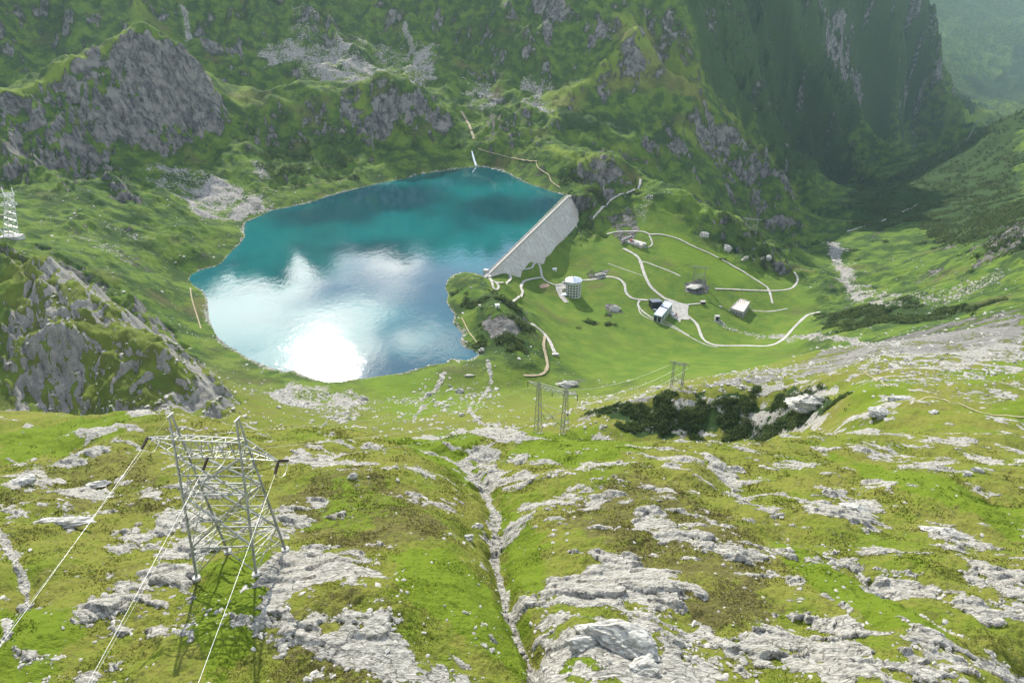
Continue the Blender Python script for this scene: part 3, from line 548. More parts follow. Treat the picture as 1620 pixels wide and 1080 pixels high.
# ------------------------------------------------------------------ mesh helpers
class MB:
    def __init__(s): s.v = []; s.f = []; s.mi = []
    def add(s, vs, fs, mi=0):
        o = len(s.v); s.v += [tuple(map(float, q)) for q in vs]; s.f += [tuple(o+i for i in q) for q in fs]; s.mi += [mi]*len(fs)
    def beam(s, p, q, w, w2=None):
        p = np.array(p, float); q = np.array(q, float); d = q-p; L = np.linalg.norm(d)
        if L < 1e-6: return
        d /= L; a = np.cross(d, (0, 0, 1.)); a = np.array((1., 0, 0)) if np.linalg.norm(a) < 1e-3 else a/np.linalg.norm(a); b = np.cross(d, a)
        w2 = w if w2 is None else w2
        vs = [p+(a*i+b*j)*w/2 for i, j in ((-1,-1),(1,-1),(1,1),(-1,1))]+[q+(a*i+b*j)*w2/2 for i, j in ((-1,-1),(1,-1),(1,1),(-1,1))]
        s.add(vs, [(0,3,2,1),(4,5,6,7),(0,1,5,4),(1,2,6,5),(2,3,7,6),(3,0,4,7)])
    def tube(s, pts, r, n=6):
        pts = [np.array(p, float) for p in pts]; rr = r if hasattr(r, '__len__') else [r]*len(pts); base = len(s.v); vs = []
        for k, p in enumerate(pts):
            d = pts[min(k+1, len(pts)-1)]-pts[max(k-1, 0)]; d /= np.linalg.norm(d)+1e-9
            a = np.cross(d, (0, 0, 1.)); a = np.array((1., 0, 0)) if np.linalg.norm(a) < 1e-3 else a/np.linalg.norm(a); b = np.cross(d, a)
            vs += [p+(a*math.cos(t)+b*math.sin(t))*rr[k] for t in np.arange(n)*2*math.pi/n]
        fs = [(k*n+i, k*n+(i+1) % n, (k+1)*n+(i+1) % n, (k+1)*n+i) for k in range(len(pts)-1) for i in range(n)]
        fs += [tuple(range(n))[::-1], tuple((len(pts)-1)*n+i for i in range(n))]; s.add(vs, fs)
    def prism(s, poly, z0, z1, mi=0):
        """poly: plan outline (x, y); z0, z1 numbers or per-corner lists"""
        n = len(poly); a = z0 if hasattr(z0, '__len__') else [z0]*n; b = z1 if hasattr(z1, '__len__') else [z1]*n
        area = sum(poly[i][0]*poly[(i+1) % n][1]-poly[(i+1) % n][0]*poly[i][1] for i in range(n))
        if area < 0: poly = poly[::-1]; a = list(a)[::-1]; b = list(b)[::-1]
        s.add([(p[0], p[1], a[i]) for i, p in enumerate(poly)]+[(p[0], p[1], b[i]) for i, p in enumerate(poly)],
              [tuple(range(n))[::-1], tuple(range(n, 2*n))]+[(i, (i+1) % n, n+(i+1) % n, n+i) for i in range(n)], mi)
    def obox(s, c, ux, sx, sy, z0, z1):
        c = np.array(c[:2], float); u = np.array(ux[:2], float); u /= np.linalg.norm(u); v = np.array([-u[1], u[0]])
        s.prism([tuple(c+u*i*sx/2+v*j*sy/2) for i, j in ((-1,-1),(1,-1),(1,1),(-1,1))], z0, z1)
    def build(s, name, mat, parent=None, smooth=False, at=None):
        me = bpy.data.meshes.new(name); o_ = np.array(at if at is not None else (0, 0, 0), float)
        me.from_pydata([tuple(np.array(q)-o_) for q in s.v], [], s.f); 
        for m in (mat if isinstance(mat, (list, tuple)) else [mat]): me.materials.append(m)
        me.polygons.foreach_set('material_index', s.mi)
        if smooth: me.polygons.foreach_set('use_smooth', [True]*len(s.f))
        me.update(); o = bpy.data.objects.new(name, me); C.objects.link(o)
        if parent is not None: o.parent = parent
        elif at is not None: o.location = tuple(o_)
        return o
def tag(o, label=None, cat=None, group=None, kind=None):
    if label: o['label'] = label
    if cat: o['category'] = cat
    if group: o['group'] = group
    if kind: o['kind'] = kind
    return o
def empty(name, loc, label, cat, group=None):
    o = bpy.data.objects.new(name, None); C.objects.link(o); o.location = tuple(map(float, loc)); o.empty_display_size = 1; return tag(o, label, cat, group)
def plain(name, col, rough=.85, var=.25, scale=1.5, metal=0., spec=.3, streak=False):
    k = NT(name); p = k.obj(); n = k.noise(p if not streak else k.vscale(p, 1, 1, .12), scale, 5, .6)
    k.b.inputs['Metallic'].default_value = metal; k.b.inputs['Specular IOR Level'].default_value = spec
    lo = tuple(c*(1-var) for c in col); hi = tuple(min(1, c*(1+var)) for c in col)
    k.out(k.mix(k.mapr(n, .3, .7), lo, hi), rough, k.bump(n, .05, .4)); return k.m
M = dict(steel=plain('galvanised_steel', (.23, .24, .215), .5, .25, .8, .35), darksteel=plain('dark_leg_steel', (.20, .21, .18), .6, .3, .8, .3), glass_dark=plain('brown_insulator', (.030, .018, .014), .3, .3, 3), wire=plain('aluminium_cable', (.62, .62, .60), .45, .1, .2, .5),
  footing=plain('footing_concrete', (.40, .39, .36), .9), dam=None, white=plain('white_render', (.47, .49, .46), .8, .12, .5), window=plain('window_glass', (.025, .03, .035), .2, .3, 2, 0, .5), roofm=plain('blue_grey_sheet_metal', (.42, .46, .52), .45, .15, .3, .2),
  darkroof=plain('dark_slate_roof', (.10, .125, .15), .6, .2, .4), darkwall=plain('dark_timber_wall', (.030, .028, .035), .8), green=plain('pale_green_cladding', (.34, .42, .38), .55, .12, .3), cream=plain('cream_roof_gravel', (.55, .49, .42), .95, .12, .6), grey=plain('weathered_concrete', (.34, .33, .31), .9, .25, .6),
  road=plain('pale_road_surface', (.35, .33, .295), .95, .22, .25), track=plain('earth_track', (.27, .215, .14), .95, .25, .5), trail=plain('worn_footpath', (.28, .235, .145), .95, .25, .6), red=plain('red_paint', (.34, .045, .04), .45, .1), whitepaint=plain('white_paint', (.78, .78, .77), .4, .06), black=plain('black_opening', (.008, .008, .009), .9), tyre=plain('tyre_rubber', (.02, .02, .02), .9), pink=plain('reddish_rubble', (.40, .26, .19), .95, .3, .8), fall=plain('white_water', (.86, .88, .90), .6, .12, 1.5))
def g1(x, y): return float(ground(np.array([x], float), np.array([y], float))[0])
def hit(px, py, rmin=0.): return np.array(col_hit(H, px, py, 0., rmin))
def spline(pts, n=6):
    out = []; P_ = [pts[0]]+list(pts)+[pts[-1]]
    for i in range(1, len(P_)-2):
        p0, p1, p2, p3 = (np.array(P_[j], float) for j in (i-1, i, i+1, i+2))
        for t in np.arange(n)/n: out.append(.5*(2*p1+(p2-p0)*t+(2*p0-5*p1+4*p2-p3)*t*t+(3*p1-p0-3*p2+p3)*t**3))
    out.append(np.array(pts[-1], float)); return out
def ribbon(name, pts, width, mat, lift=.3, kind='structure', rmin=300, n=6):
    w = [hit(p[0], p[1], rmin) for p in spline(pts, n)]
    q = [w[0]]
    for p in w[1:]:
        if np.hypot(*(p-q[-1])[:2]) > width*.6: q.append(p)
    for _ in range(2): q = [q[0]]+[(q[i-1]+2*q[i]+q[i+1])/4 for i in range(1, len(q)-1)]+[q[-1]]
    vs = []; fs = []
    zz = []
    for i, p in enumerate(q):
        d = q[min(i+1, len(q)-1)]-q[max(i-1, 0)]; d = d[:2]/(np.linalg.norm(d[:2])+1e-9); nrm = np.array([-d[1], d[0]])
        ww = width/2*(1+.16*math.sin(i*1.7)*math.sin(i*.61+1)+random.uniform(-.12, .12)); offs = (-1, -.5, 0, .5, 1)
        pts_ = [p[:2]+nrm*ww*o for o in offs]; zs = [g1(*a) for a in pts_]
        vs += [[a[0], a[1], max(z, .75*max(zs)+.25*z)+lift] for a, z in zip(pts_, zs)]
    for i in range(len(q)-1):
        for j in range(4): a = i*5+j; fs.append((a, a+1, a+6, a+5))
    m = MB(); m.add(vs, fs); o = m.build(name, mat, None, True); o['kind'] = kind; return o
# ------------------------------------------------------------------ roads, tracks, paths
for pts, w in [
 ([(769,438),(775,441),(779,445),(784,446),(795,448),(802,447),(807,443),(808,438),(804,432),(811,429),(838,426),(843,422),(845,418),(850,417),(854,421),(856,430),(858,439),(866,446),(878,451),(890,450)], 3.6),
 ([(775,441),(779,449),(780,455),(785,459),(789,455),(787,449),(783,446)], 3.2), ([(857,440),(848,441),(835,444),(828,447),(824,455),(827,464),(818,473),(807,479)], 4.0), ([(840,512),(852,520),(862,530),(870,542),(875,553),(879,562)], 4.2),
 ([(914,444),(940,442),(955,438),(968,438),(980,442),(988,450),(990,462),(998,471),(1010,474),(1027,475)], 4.2), ([(986,393),(1006,404),(1013,413),(1019,433),(1029,453),(1041,464),(1054,474)], 5.0), ([(1014,414),(1022,415),(1038,421),(1064,431),(1078,438)], 3.0),
 ([(960,371),(973,367),(1000,366),(1018,367),(1029,371),(1046,371),(1073,378),(1095,389),(1129,404),(1162,422),(1206,449),(1216,458),(1222,480)], 3.6), ([(1027,372),(1032,387),(1020,393)], 2.6), ([(1131,457),(1162,458),(1215,460),(1246,458),(1258,451),(1262,440),(1255,429)], 3.6),
 ([(1088,500),(1096,506),(1104,516),(1111,535),(1124,544),(1140,547),(1180,547),(1218,547),(1238,538),(1251,524),(1273,502),(1286,496),(1298,494)], 4.2), ([(1088,482),(1109,480)], 3.0), ([(1189,491),(1215,493),(1246,488)], 2.4), ([(937,347),(950,333),(970,315),(990,306),(1010,298),(1013,284)], 4.5), ([(1012,476),(1009,482),(1016,492),(1030,502),(1036,505)], 3.2)]:
    ribbon('road', pts, w*.86, M['road'])
for pts, w in [([(1009,482),(1015,498),(1040,509),(1064,518),(1095,535),(1118,546),(1135,549)], 1.6), ([(962,417),(990,427),(1016,436)], 1.4), ([(1050,508),(1064,515),(1090,531)], 1.5), ([(1340,366),(1390,352),(1430,335),(1455,322)], 4.0)]: ribbon('path', pts, w, M['road'])
for pts, w in [([(862,533),(860,548),(864,565),(866,582),(858,592),(845,594),(828,594)], 3.0)]: ribbon('dirt_track', pts, w, M['track'])
for pts, w in [([(729,176),(738,190),(746,207),(750,222)], 5), ([(757,236),(780,243),(800,248),(830,254),(850,256)], 2.2), ([(848,256),(852,267),(868,277),(872,287),(886,297)], 2.0), ([(301,455),(304,475),(312,500),(318,520)], 1.3), ([(730,502),(745,530),(765,555)], 1.3), ([(415,298),(470,296),(560,282)], 1.5), ([(1365,588),(1385,600),(1405,612)], 1.0), ([(1440,640),(1470,628),(1520,640),(1560,655),(1620,660)], .8)]: ribbon('footpath', pts, w, M['trail'], .2, rmin=200)
def sheet(name, poly, mat, lift=.45):
    w = [hit(*p, 300) for p in poly]; zz = [g1(p[0], p[1]) for p in w]; m = MB()
    c = np.mean(w, axis=0); n = len(w); R_ = 7; vs = [[c[0], c[1], g1(c[0], c[1])+lift]]
    for r in range(1, R_+1):
        for p in w:
            q = c+(p-c)*r/R_; vs.append([q[0], q[1], g1(q[0], q[1])+lift])
    fs = [(0, 1+i, 1+(i+1) % n) for i in range(n)]
    for r in range(R_-1):
        a = 1+r*n; fs += [(a+i, a+n+i, a+n+(i+1) % n, a+(i+1) % n) for i in range(n)]
    m.add(vs, fs); o = m.build(name, mat, None, True); o['kind'] = 'structure'; return o
sheet('parking_area', [(1052,471),(1062,474),(1075,479),(1090,482),(1088,492),(1089,501),(1091,506),(1086,506),(1077,505),(1076,511),(1072,506),(1061,501),(1060,492),(1061,484)], M['road'])
sheet('forecourt', [(878,450),(886,449),(895,449),(898,453),(888,454),(884,459),(888,466),(896,474),(900,478),(893,479),(885,470),(880,459)], M['road'])
sheet('rubble_pad', [(853,453),(858,449),(866,449),(870,452),(864,455),(856,456)], M['pink'], .3)
# ------------------------------------------------------------------ the dam
def dam_material():
    k = NT('dam_concrete'); p = k.obj()
    n = k.noise(k.vscale(p, 1, 1, .10), .35, 6, .65); n2 = k.noise(p, .05, 4, .5); s = k.n('ShaderNodeSeparateXYZ'); k.set(s.inputs[0], p)
    a = k.math('ADD', k.math('MULTIPLY', s.outputs[0], float(DD[0])), k.math('MULTIPLY', s.outputs[1], float(DD[1])))
    j = k.math('LESS_THAN', k.math('FRACT', k.math('DIVIDE', a, 15.)), .035)
    c = k.mix(k.mapr(n, .32, .68), (.27, .265, .245), (.45, .44, .40)); c = k.mix(k.mapr(n2, .4, .65), c, k.mix(.5, c, (.30, .27, .23)))
    lift = k.math('LESS_THAN', k.math('FRACT', k.math('DIVIDE', s.outputs[2], 3.)), .07)
    c = k.mix(k.math('MULTIPLY', j, .45), c, (.14, .135, .125)); c = k.mix(k.math('MULTIPLY', lift, .22), c, (.17, .165, .15))
    return k.out(c, .9, k.bump(n, .15, .5))
M['dam'] = dam_material()
def dpt(s, d, z): return (DA[0]+DD[0]*s+DN[0]*d, DA[1]+DD[1]*s+DN[1]*d, z)
dam = empty('dam', dpt(DLEN/2, 0, 0), 'long pale concrete dam wall holding back the turquoise lake', 'dam')
o_ = dam.location
ns_ = 24; b = MB(); rows = []
for i in range(ns_+1):
    s = -4+(DLEN+8)*i/ns_; dep = -62
    rows.append([dpt(s, -2.6, -20), dpt(s, -2.6, DAM_TOP), dpt(s, 2.5, DAM_TOP), dpt(s, 2.5+.02, DAM_TOP-2.2)]+[dpt(s, 2.5+DAM_SLOPE*(DAM_TOP-2.2-z), z) for z in (-8, -20, -34, -48, dep)]+[dpt(s, -2.6, dep)])
nr = len(rows[0]); b.add([q for r in rows for q in r], [(i*nr+j, i*nr+(j+1) % nr, (i+1)*nr+(j+1) % nr, (i+1)*nr+j) for i in range(ns_) for j in range(nr)]+[tuple(range(nr))[::-1], tuple(ns_*nr+j for j in range(nr))])
b.build('wall', M['dam'], dam, at=o_)
b = MB(); b.obox(dpt(DLEN/2, 0, 0), DD, DLEN+6, 4.0, DAM_TOP+.003, DAM_TOP+.12); b.build('crest_road', M['road'], dam, at=o_)
for d in (-2.45, 2.35):
    b = MB(); b.obox(dpt(DLEN/2, d, 0), DD, DLEN+7, .25, DAM_TOP+.003, DAM_TOP+1.15); b.build('parapet', M['grey'], dam, at=o_)
for i in range(30): b = MB(); b.obox(dpt(10+i*(DLEN-20)/29, 2.75, 0), DD, .7, .5, DAM_TOP-1.9, DAM_TOP-.1); b.build('corbel', M['grey'], dam, at=o_)
b = MB(); p = dpt(DLEN*.62, 9.5, 0); b.obox(p, DD, 16, 1.2, -12, -8.5); b.build('gallery_ledge', M['footing'], dam, at=o_)
b = MB(); p = dpt(2, 4.0, 0); b.obox(p, DD, 6, 5, DAM_TOP-9, DAM_TOP+.6); b.build('abutment', M['grey'], dam, at=o_); b = MB(); b.obox(dpt(DLEN-1, 3, 0), DD, 5, 4, DAM_TOP-18, DAM_TOP+1.2); b.build('abutment', M['grey'], dam, at=o_)
gh = empty('gatehouse', dpt(14, -6, 2), 'small concrete intake hut on the lake edge beside the near end of the dam', 'hut')
b = MB(); b.obox(dpt(14, -5.2, 0), DD, 5, 5, -12, DAM_TOP+2.4); b.build('wall', M['grey'], gh, at=gh.location)
b = MB(); b.obox(dpt(14, -5.2, 0), DD, 5.6, 5.6, DAM_TOP+2.403, DAM_TOP+2.8); b.build('roof', M['footing'], gh, at=gh.location)
b = MB(); b.obox(dpt(14, -2.68, 0), DD, 1.1, .1, DAM_TOP+.13, DAM_TOP+2.1); b.build('door', M['darkroof'], gh, at=gh.location)
# ------------------------------------------------------------------ round hotel
hc = hit(907.5, 471, 400); hz = hc[2]-.5; HR = 10.4
ht = empty('round_hotel', (hc[0], hc[1]+HR*.8, hz), 'round white multi-storey hotel tower with rows of small windows beside the winding road', 'hotel')
o_ = np.array(ht.location); NS = 16
def ringpts(r, ph=0.): return [(o_[0]+r*math.cos(2*math.pi*(i+ph)/NS), o_[1]+r*math.sin(2*math.pi*(i+ph)/NS)) for i in range(NS)]
HH = 21.8
b = MB(); b.prism(ringpts(HR, .5), hz-8, hz+HH-.0); b.build('wall', M['white'], ht, at=o_)
b = MB()
for f in range(1, 6): b.prism(ringpts(HR+.14, .5), hz+.7+f*3.75, hz+.95+f*3.75)
b.build('floor_band', M['white'], ht, at=o_)
b = MB(); b.prism(ringpts(HR-.35, .5), hz+HH+.003, hz+HH+1.1); b.build('attic', M['darkroof'], ht, at=o_)
b = MB(); r0, r1, r2 = ringpts(HR+1.1, .5), ringpts(HR*.62, .5), ringpts(HR*.22, .5); z0 = hz+HH+1.103
b.add([(x, y, z0) for x, y in r0]+[(x, y, z0+.5) for x, y in r0]+[(x, y, z0+2.2) for x, y in r1]+[(x, y, z0+3.6) for x, y in r2]+[(o_[0], o_[1], z0+4.4)],
      [tuple(range(NS))[::-1]]+[(k*NS+i, k*NS+(i+1) % NS, (k+1)*NS+(i+1) % NS, (k+1)*NS+i) for k in range(3) for i in range(NS)]+[(3*NS+i, 3*NS+(i+1) % NS, 4*NS) for i in range(NS)])
rf = b.build('roof', M['roofm'], ht, at=o_)
b = MB(); b.tube([(o_[0]-1, o_[1]-1, z0+3.4), (o_[0]-1, o_[1]-1, z0+6)], .55, 8); cm = b.build('chimney', M['darkroof'], rf, at=(0, 0, 0)); cm.data.transform(__import__('mathutils').Matrix.Translation((-o_[0], -o_[1], -o_[2])))
for f in range(5):
    for i in range(NS):
        a = 2*math.pi*i/NS; rr = HR*math.cos(math.pi/NS); c = (o_[0]+math.cos(a)*(rr+.02), o_[1]+math.sin(a)*(rr+.02)); b = MB(); b.obox(c, (math.cos(a), math.sin(a)), .16, 2.5, hz+1.9+f*3.75, hz+3.9+f*3.75); b.build('window', M['window'], ht, at=o_)
b = MB(); b.obox((o_[0]-HR-3.2, o_[1]-3, 0), (1, .2), 8, 7, hz-3, hz+3.2); b.build('entrance_wing', M['white'], ht, at=o_)
b = MB(); b.obox((o_[0]-HR-3.2, o_[1]-3, 0), (1, .2), 8.8, 7.8, hz+3.203, hz+3.6); b.build('entrance_roof', M['roofm'], ht, at=o_)
b = MB(); b.obox((o_[0]-HR-3.6, o_[1]-6.55, 0), (1, .2), 3.0, .15, hz-.4, hz+2.3); b.build('door', M['window'], ht, at=o_)
# ------------------------------------------------------------------ buildings set out by their roof corners
def quad_at(corners, z): return [at_z(px, py, z)[:2] for px, py in corners]
def house(name, corners, hgt, label, cat, wallm, roofm, wins=(), over=.5, tilt=0., grp=None):
    """a hall under one slab roof; wins: (side, count, z0, z1, width)"""
    cz = hit(*np.mean(corners, axis=0)+np.array([0, 3]), 300)[2]
    q = quad_at(corners, cz+hgt); c = np.mean(q, axis=0); zb = min(g1(*p) for p in q)
    e = empty(name, (c[0], c[1], cz), label, cat, grp); o = np.array(e.location)
    zt = [cz+hgt-.4+tilt*((p[1]-c[1])/10) for p in q]
    qi = [tuple(np.array(p)+(c-np.array(p))/max(1e-6, np.linalg.norm(c-np.array(p)))*over) for p in q]
    b = MB(); b.prism(qi, [zb-4]*4, list(zt)); b.build('wall', wallm, e, at=o)
    b = MB(); b.prism(q, [z+.003 for z in zt], [z+.5 for z in zt]); r = b.build('roof', roofm, e, at=o)
    for side, cnt, z0, z1, wd in wins:
        a = np.array(qi[side]); d = np.array(qi[(side+1) % 4])-a; L = np.linalg.norm(d); d /= L
        for i in range(cnt):
            b = MB(); m = a+d*L*(i+.5)/cnt; b.obox(m, d, wd, .16, cz+z0, cz+z1); b.build('window' if wd < 5 else 'glazing', M['window'], e, at=o)
    return e, o, q, cz, zt
st, o_, q, cz, zt = house('cable_car_station', [(1052,474.5),(1064,479.5),(1046.5,501.5),(1034,497.8)], 9.5, 'cable car station hall with blue grey roof and pale green side wall', 'station', M['green'], M['roofm'], [(1, 6, 2.2, 6.5, 2.6), (2, 2, 1.2, 7.8, 4.2)], .5, -.35)
b = MB(); a_, b_ = np.array(q[0])*.58+np.array(q[3])*.42, np.array(q[1])*.58+np.array(q[2])*.42; zz = sum(zt)/4
b.obox((a_+b_)/2, b_-a_, np.linalg.norm(b_-a_)+.6, 1.5, zz+.2, zz+1.15); b.build('roof_step', M['darkwall'], st, at=o_)
b = MB(); a_, b_ = np.array(q[3]), np.array(q[2]); b.obox((a_+b_)/2+np.array([.2, -.5]), b_-a_, np.linalg.norm(b_-a_)*.9, 1.4, zt[3]-1.2, zt[3]-.002); b.build('canopy', M['darkroof'], st, at=o_)
a_, b_ = np.array(q[1]), np.array(q[2])
for i in range(5): b = MB(); b.beam((*(a_+(b_-a_)*(i+.3)/5+np.array([.3, -.1])), cz), (*(a_+(b_-a_)*(i+.3)/5+np.array([.3, -.1])), zt[1]), .5); b.build('buttress', M['white'], st, at=o_)
house('winch_house', [(1026.5,473),(1043.5,472.3),(1048.5,477.2),(1032,478)], 9, 'dark slate roofed winch hall behind the cable car station', 'hall', M['darkwall'], M['darkroof'], [(2, 3, 2, 6, 2.4), (3, 1, .2, 5.8, 4.6)], .4)
sb, o_, q, cz, zt = house('substation', [(1170.7,473.2),(1186.5,477.8),(1176,494),(1156,487.5)], 7, 'square substation block with a cream gravel roof and a lattice of posts', 'substation', M['grey'], M['cream'], [(2, 5, 1.2, 3.4, 2.0), (3, 4, 1.2, 3.4, 2.0)], .6)
b = MB()
for i in range(4):
    a_, b_ = np.array(q[i]), np.array(q[(i+1) % 4]); b.obox((a_+b_)/2, b_-a_, np.linalg.norm(b_-a_)+.4, .5, zt[0]+.503, zt[0]+1.3)
b.build('parapet', M['footing'], sb, at=o_)
b = MB(); cq = np.mean(q, axis=0); out4 = [cq+(np.array(p)-cq)*1.22 for p in q]
for i in range(4):
    a_, b_ = out4[i], out4[(i+1) % 4]
    for k in range(7):
        p = a_+(b_-a_)*k/7; z = g1(*p); b.beam((*p, z-.5), (*p, z+4.2), .18)
    for h_ in (1.4, 2.8, 4.1): b.beam((*a_, g1(*a_)+h_), (*b_, g1(*b_)+h_), .14)
b.build('railing', M['steel'], sb, at=o_)
for k in range(4):
    for r_ in range(3):
        p = np.array(q[0])*(1-(k+.8)/5.5)+np.array(q[1])*(k+.8)/5.5; p = p+(np.array(q[3])-np.array(q[0]))*(.12+.2*r_); b = MB(); b.tube([(*p, zt[0]+.502), (*p, zt[0]+3.2), (*p, zt[0]+3.8)], [.28, .22, .4], 6); b.build('bushing', M['whitepaint'] if r_ != 1 else M['red'], sb, at=o_)
for k, (dx, py) in enumerate([(1160,470),(1174,466),(1188,470),(1196,476)]):
    p = hit(dx, py, 300); e = empty('gantry_mast', p, ['slim steel gantry mast at the left rear corner of the substation', 'slim steel gantry mast centred behind the substation', 'slim steel gantry mast at the right rear corner of the substation', 'slim steel gantry mast standing off the right side of the substation'][k], 'mast', 'gantry masts round the substation')
    b = MB(); b.beam(p-np.array([0, 0, 1]), p+np.array([0, 0, 11]), .45, .2); b.build('pole', M['steel'], e, at=p)
    b = MB(); b.beam(p+np.array([-2.2, 0, 9.4]), p+np.array([2.2, 0, 9.4]), .22); b.build('crossarm', M['steel'], e, at=p)
    for s_ in (-2, 0, 2):
        b = MB(); b.tube([p+np.array([s_, 0, 9.3]), p+np.array([s_, 0, 8])], .14, 6); b.build('insulator', M['glass_dark'], e, at=p)
def hut(name, px, py, sx, sy, h_, rot, label, cat, wallm, roofm):
    p = hit(px, py, 300); e = empty(name, p, label, cat); u = (math.cos(rot), math.sin(rot))
    b = MB(); b.obox(p, u, sx, sy, p[2]-1.5, p[2]+h_); b.build('wall', wallm, e, at=p)
    v = np.array([-u[1], u[0]]); uu = np.array(u); z = p[2]+h_+.003; b = MB()
    c4 = [p[:2]+uu*i*(sx/2+.4)+v*j*(sy/2+.4) for i, j in ((-1,-1),(1,-1),(1,1),(-1,1))]
    r2 = [p[:2]+uu*i*(sx/2+.4) for i in (-1, 1)]
    b.add([(*c, z) for c in c4]+[(*c, z+.25) for c in c4]+[(*r, z+sy*.3) for r in r2], [(0,3,2,1),(0,1,5,4),(2,3,7,6),(1,2,6,5),(3,0,4,7),(4,5,9,8),(6,7,8,9),(5,6,9),(7,4,8)]); b.build('roof', roofm, e, at=p)
    d = p[:2]-v*(sy/2+.03); b = MB(); b.obox(d, u, 1.2, .12, p[2]-.2, p[2]+min(2.1, h_*.85)); b.build('door', M['darkwall'], e, at=p)
    d = p[:2]-uu*(sx/2+.03); b = MB(); b.obox(d, v, 1.0, .12, p[2]+h_*.4, p[2]+h_*.75); b.build('window', M['window'], e, at=p); return e
hut('stone_hut', 1111.5, 480, 6.2, 4.6, 3.2, .15, 'little dark hut with a pale roof near the car park', 'hut', M['darkwall'], M['cream'])
hut('white_kiosk', 786.5, 486, 4.0, 3.6, 3.2, .3, 'tiny white kiosk on the dark knoll above the lake', 'hut', M['whitepaint'], M['whitepaint'])
hut('white_shed', 877, 427, 5.5, 3.6, 2.0, .25, 'low white shed alone on the grass between the dam and the round hotel', 'shed', M['whitepaint'], M['whitepaint'])
# tunnel mouth
p = hit(1134, 506, 300); e = empty('tunnel_portal', p, 'square black tunnel mouth in a concrete frame in the grass bank', 'tunnel'); b = MB()
for dx, w_, z0, z1 in [(-2.6, 1.0, -1, 5.2), (2.6, 1.0, -1, 5.2), (0, 6.2, 5.203, 6.4)]: b.obox(p+np.array([dx, 0, 0]), (1, 0), w_, 5, p[2]+z0, p[2]+z1)
b.build('frame', M['grey'], e, at=p); b = MB(); b.obox(p+np.array([0, 2.2, 0]), (1, 0), 4.1, .3, p[2]-1, p[2]+5.2); b.build('opening', M['black'], e, at=p)
b = MB()
for s_ in (-1, 1): b.beam(p+np.array([s_*3.3, -2.4, 1.2]), p+np.array([s_*5.6, -7, -.4]), .9)
b.build('wing_wall', M['grey'], e, at=p)
# walled platform on the upper meadow
pl = [(989.5,383.2),(1002,388),(1016,393.6),(1023,387.5),(1008,380.5),(997,378)]
w = [hit(*a, 300) for a in pl]; pz = max(a[2] for a in w)-.3; c = np.mean(w, axis=0); e = empty('work_platform', (c[0], c[1], pz), 'pale concrete work platform with a retaining wall on the upper meadow', 'platform'); o_ = np.array(e.location)
b = MB(); b.prism([tuple(a[:2]) for a in w], pz-5, pz+.5); b.build('deck', M['road'], e, at=o_)
a_, b_ = hit(982, 386, 300), hit(999.5, 374.5, 300); b = MB(); b.obox((a_+b_)/2, (b_-a_), np.linalg.norm((b_-a_)[:2]), 1.0, pz-4, pz+4.0); b.build('retaining_wall', M['footing'], e, at=o_)
for i in range(6): b = MB(); b.beam(np.array([*(a_+(b_-a_)*(i+.5)/6)[:2], pz-.2])+np.array([1.2, -.8, 0]), np.array([*(a_+(b_-a_)*(i+.5)/6)[:2], pz+3.2])+np.array([.6, -.4, 0]), .6); b.build('buttress', M['darkwall'], e, at=o_)
p2 = hit(1018.5, 391.3, 300); b = MB(); b.obox(p2, (1, -.3), 4.5, 4, pz-3, pz+2.6); b.build('shaft_head', M['grey'], e, at=o_)
def vehicle(name, px, py, rot, L, Wd, bodym, label, cat, z=None, box=None):
    p = hit(px, py, 300); p[2] = g1(p[0], p[1])+.5 if z is None else z
    e = empty(name, p, label, cat); u = np.array([math.cos(rot), math.sin(rot)]); v = np.array([-u[1], u[0]])
    def P3(a, b_, c_): return (*(p[:2]+u*a+v*b_), p[2]+c_)
    prof = [(-L/2, .5), (L/2, .5), (L/2, 1.15), (L*.32, 1.3), (L*.18, 2.1), (-L*.40, 2.15), (-L/2, 1.3)] if box is None else [(-L/2, .6), (L/2, .6), (L/2, 1.5), (L*.45, 2.5), (L*.22, 2.55), (L*.2, 1.1), (-L/2, 1.1)]
    b = MB(); n_ = len(prof); b.add([P3(a, -Wd/2, c_) for a, c_ in prof]+[P3(a, Wd/2, c_) for a, c_ in prof], [tuple(range(n_)), tuple(range(n_, 2*n_))[::-1]]+[(i, n_+i, n_+(i+1) % n_, (i+1) % n_) for i in range(n_)]); b.build('body', bodym, e, at=p)
    if box is not None:
        b = MB(); b.obox(P3(-L*.16, 0, 0), u, L*.62, Wd, p[2]+1.103, p[2]+2.9); b.build('cargo_box', box, e, at=p)
    b = MB(); zc = (1.45, 1.98) if box is None else (1.65, 2.3)
    for s_ in (-1, 1): b.obox(P3(-.1*L if box is None else L*.33, s_*(Wd/2+.02), 0), u, L*.45 if box is None else L*.14, .05, p[2]+zc[0], p[2]+zc[1])
    b.build('window', M['window'], e, at=p)
    for a in (-.32, .32):
        for s_ in (-1, 1):
            b = MB(); c_ = np.array(P3(a*L, s_*Wd/2, .45)); b.tube([c_-np.array([*v, 0])*.15, c_+np.array([*v, 0])*.15], .48, 12); b.build('wheel', M['tyre'], e, at=p)
    return e
vehicle('truck', 1066.5, 499.8, .5, 8.5, 2.6, M['red'], 'red truck with a white box parked on the edge of the car park', 'truck', None, M['whitepaint'])
vehicle('van', 1036, 491.5, 2.4, 5.4, 2.2, M['whitepaint'], 'white van parked beside the dark winch hall', 'van')
vehicle('truck', 999.5, 384.2, -.5, 8, 2.6, M['grey'], 'small lorry with a red box standing on the concrete work platform', 'truck', pz+.5, M['red'])
vehicle('van', 1008.5, 387.6, -.4, 6, 2.3, M['whitepaint'], 'white van on the concrete work platform', 'van', pz+.5)
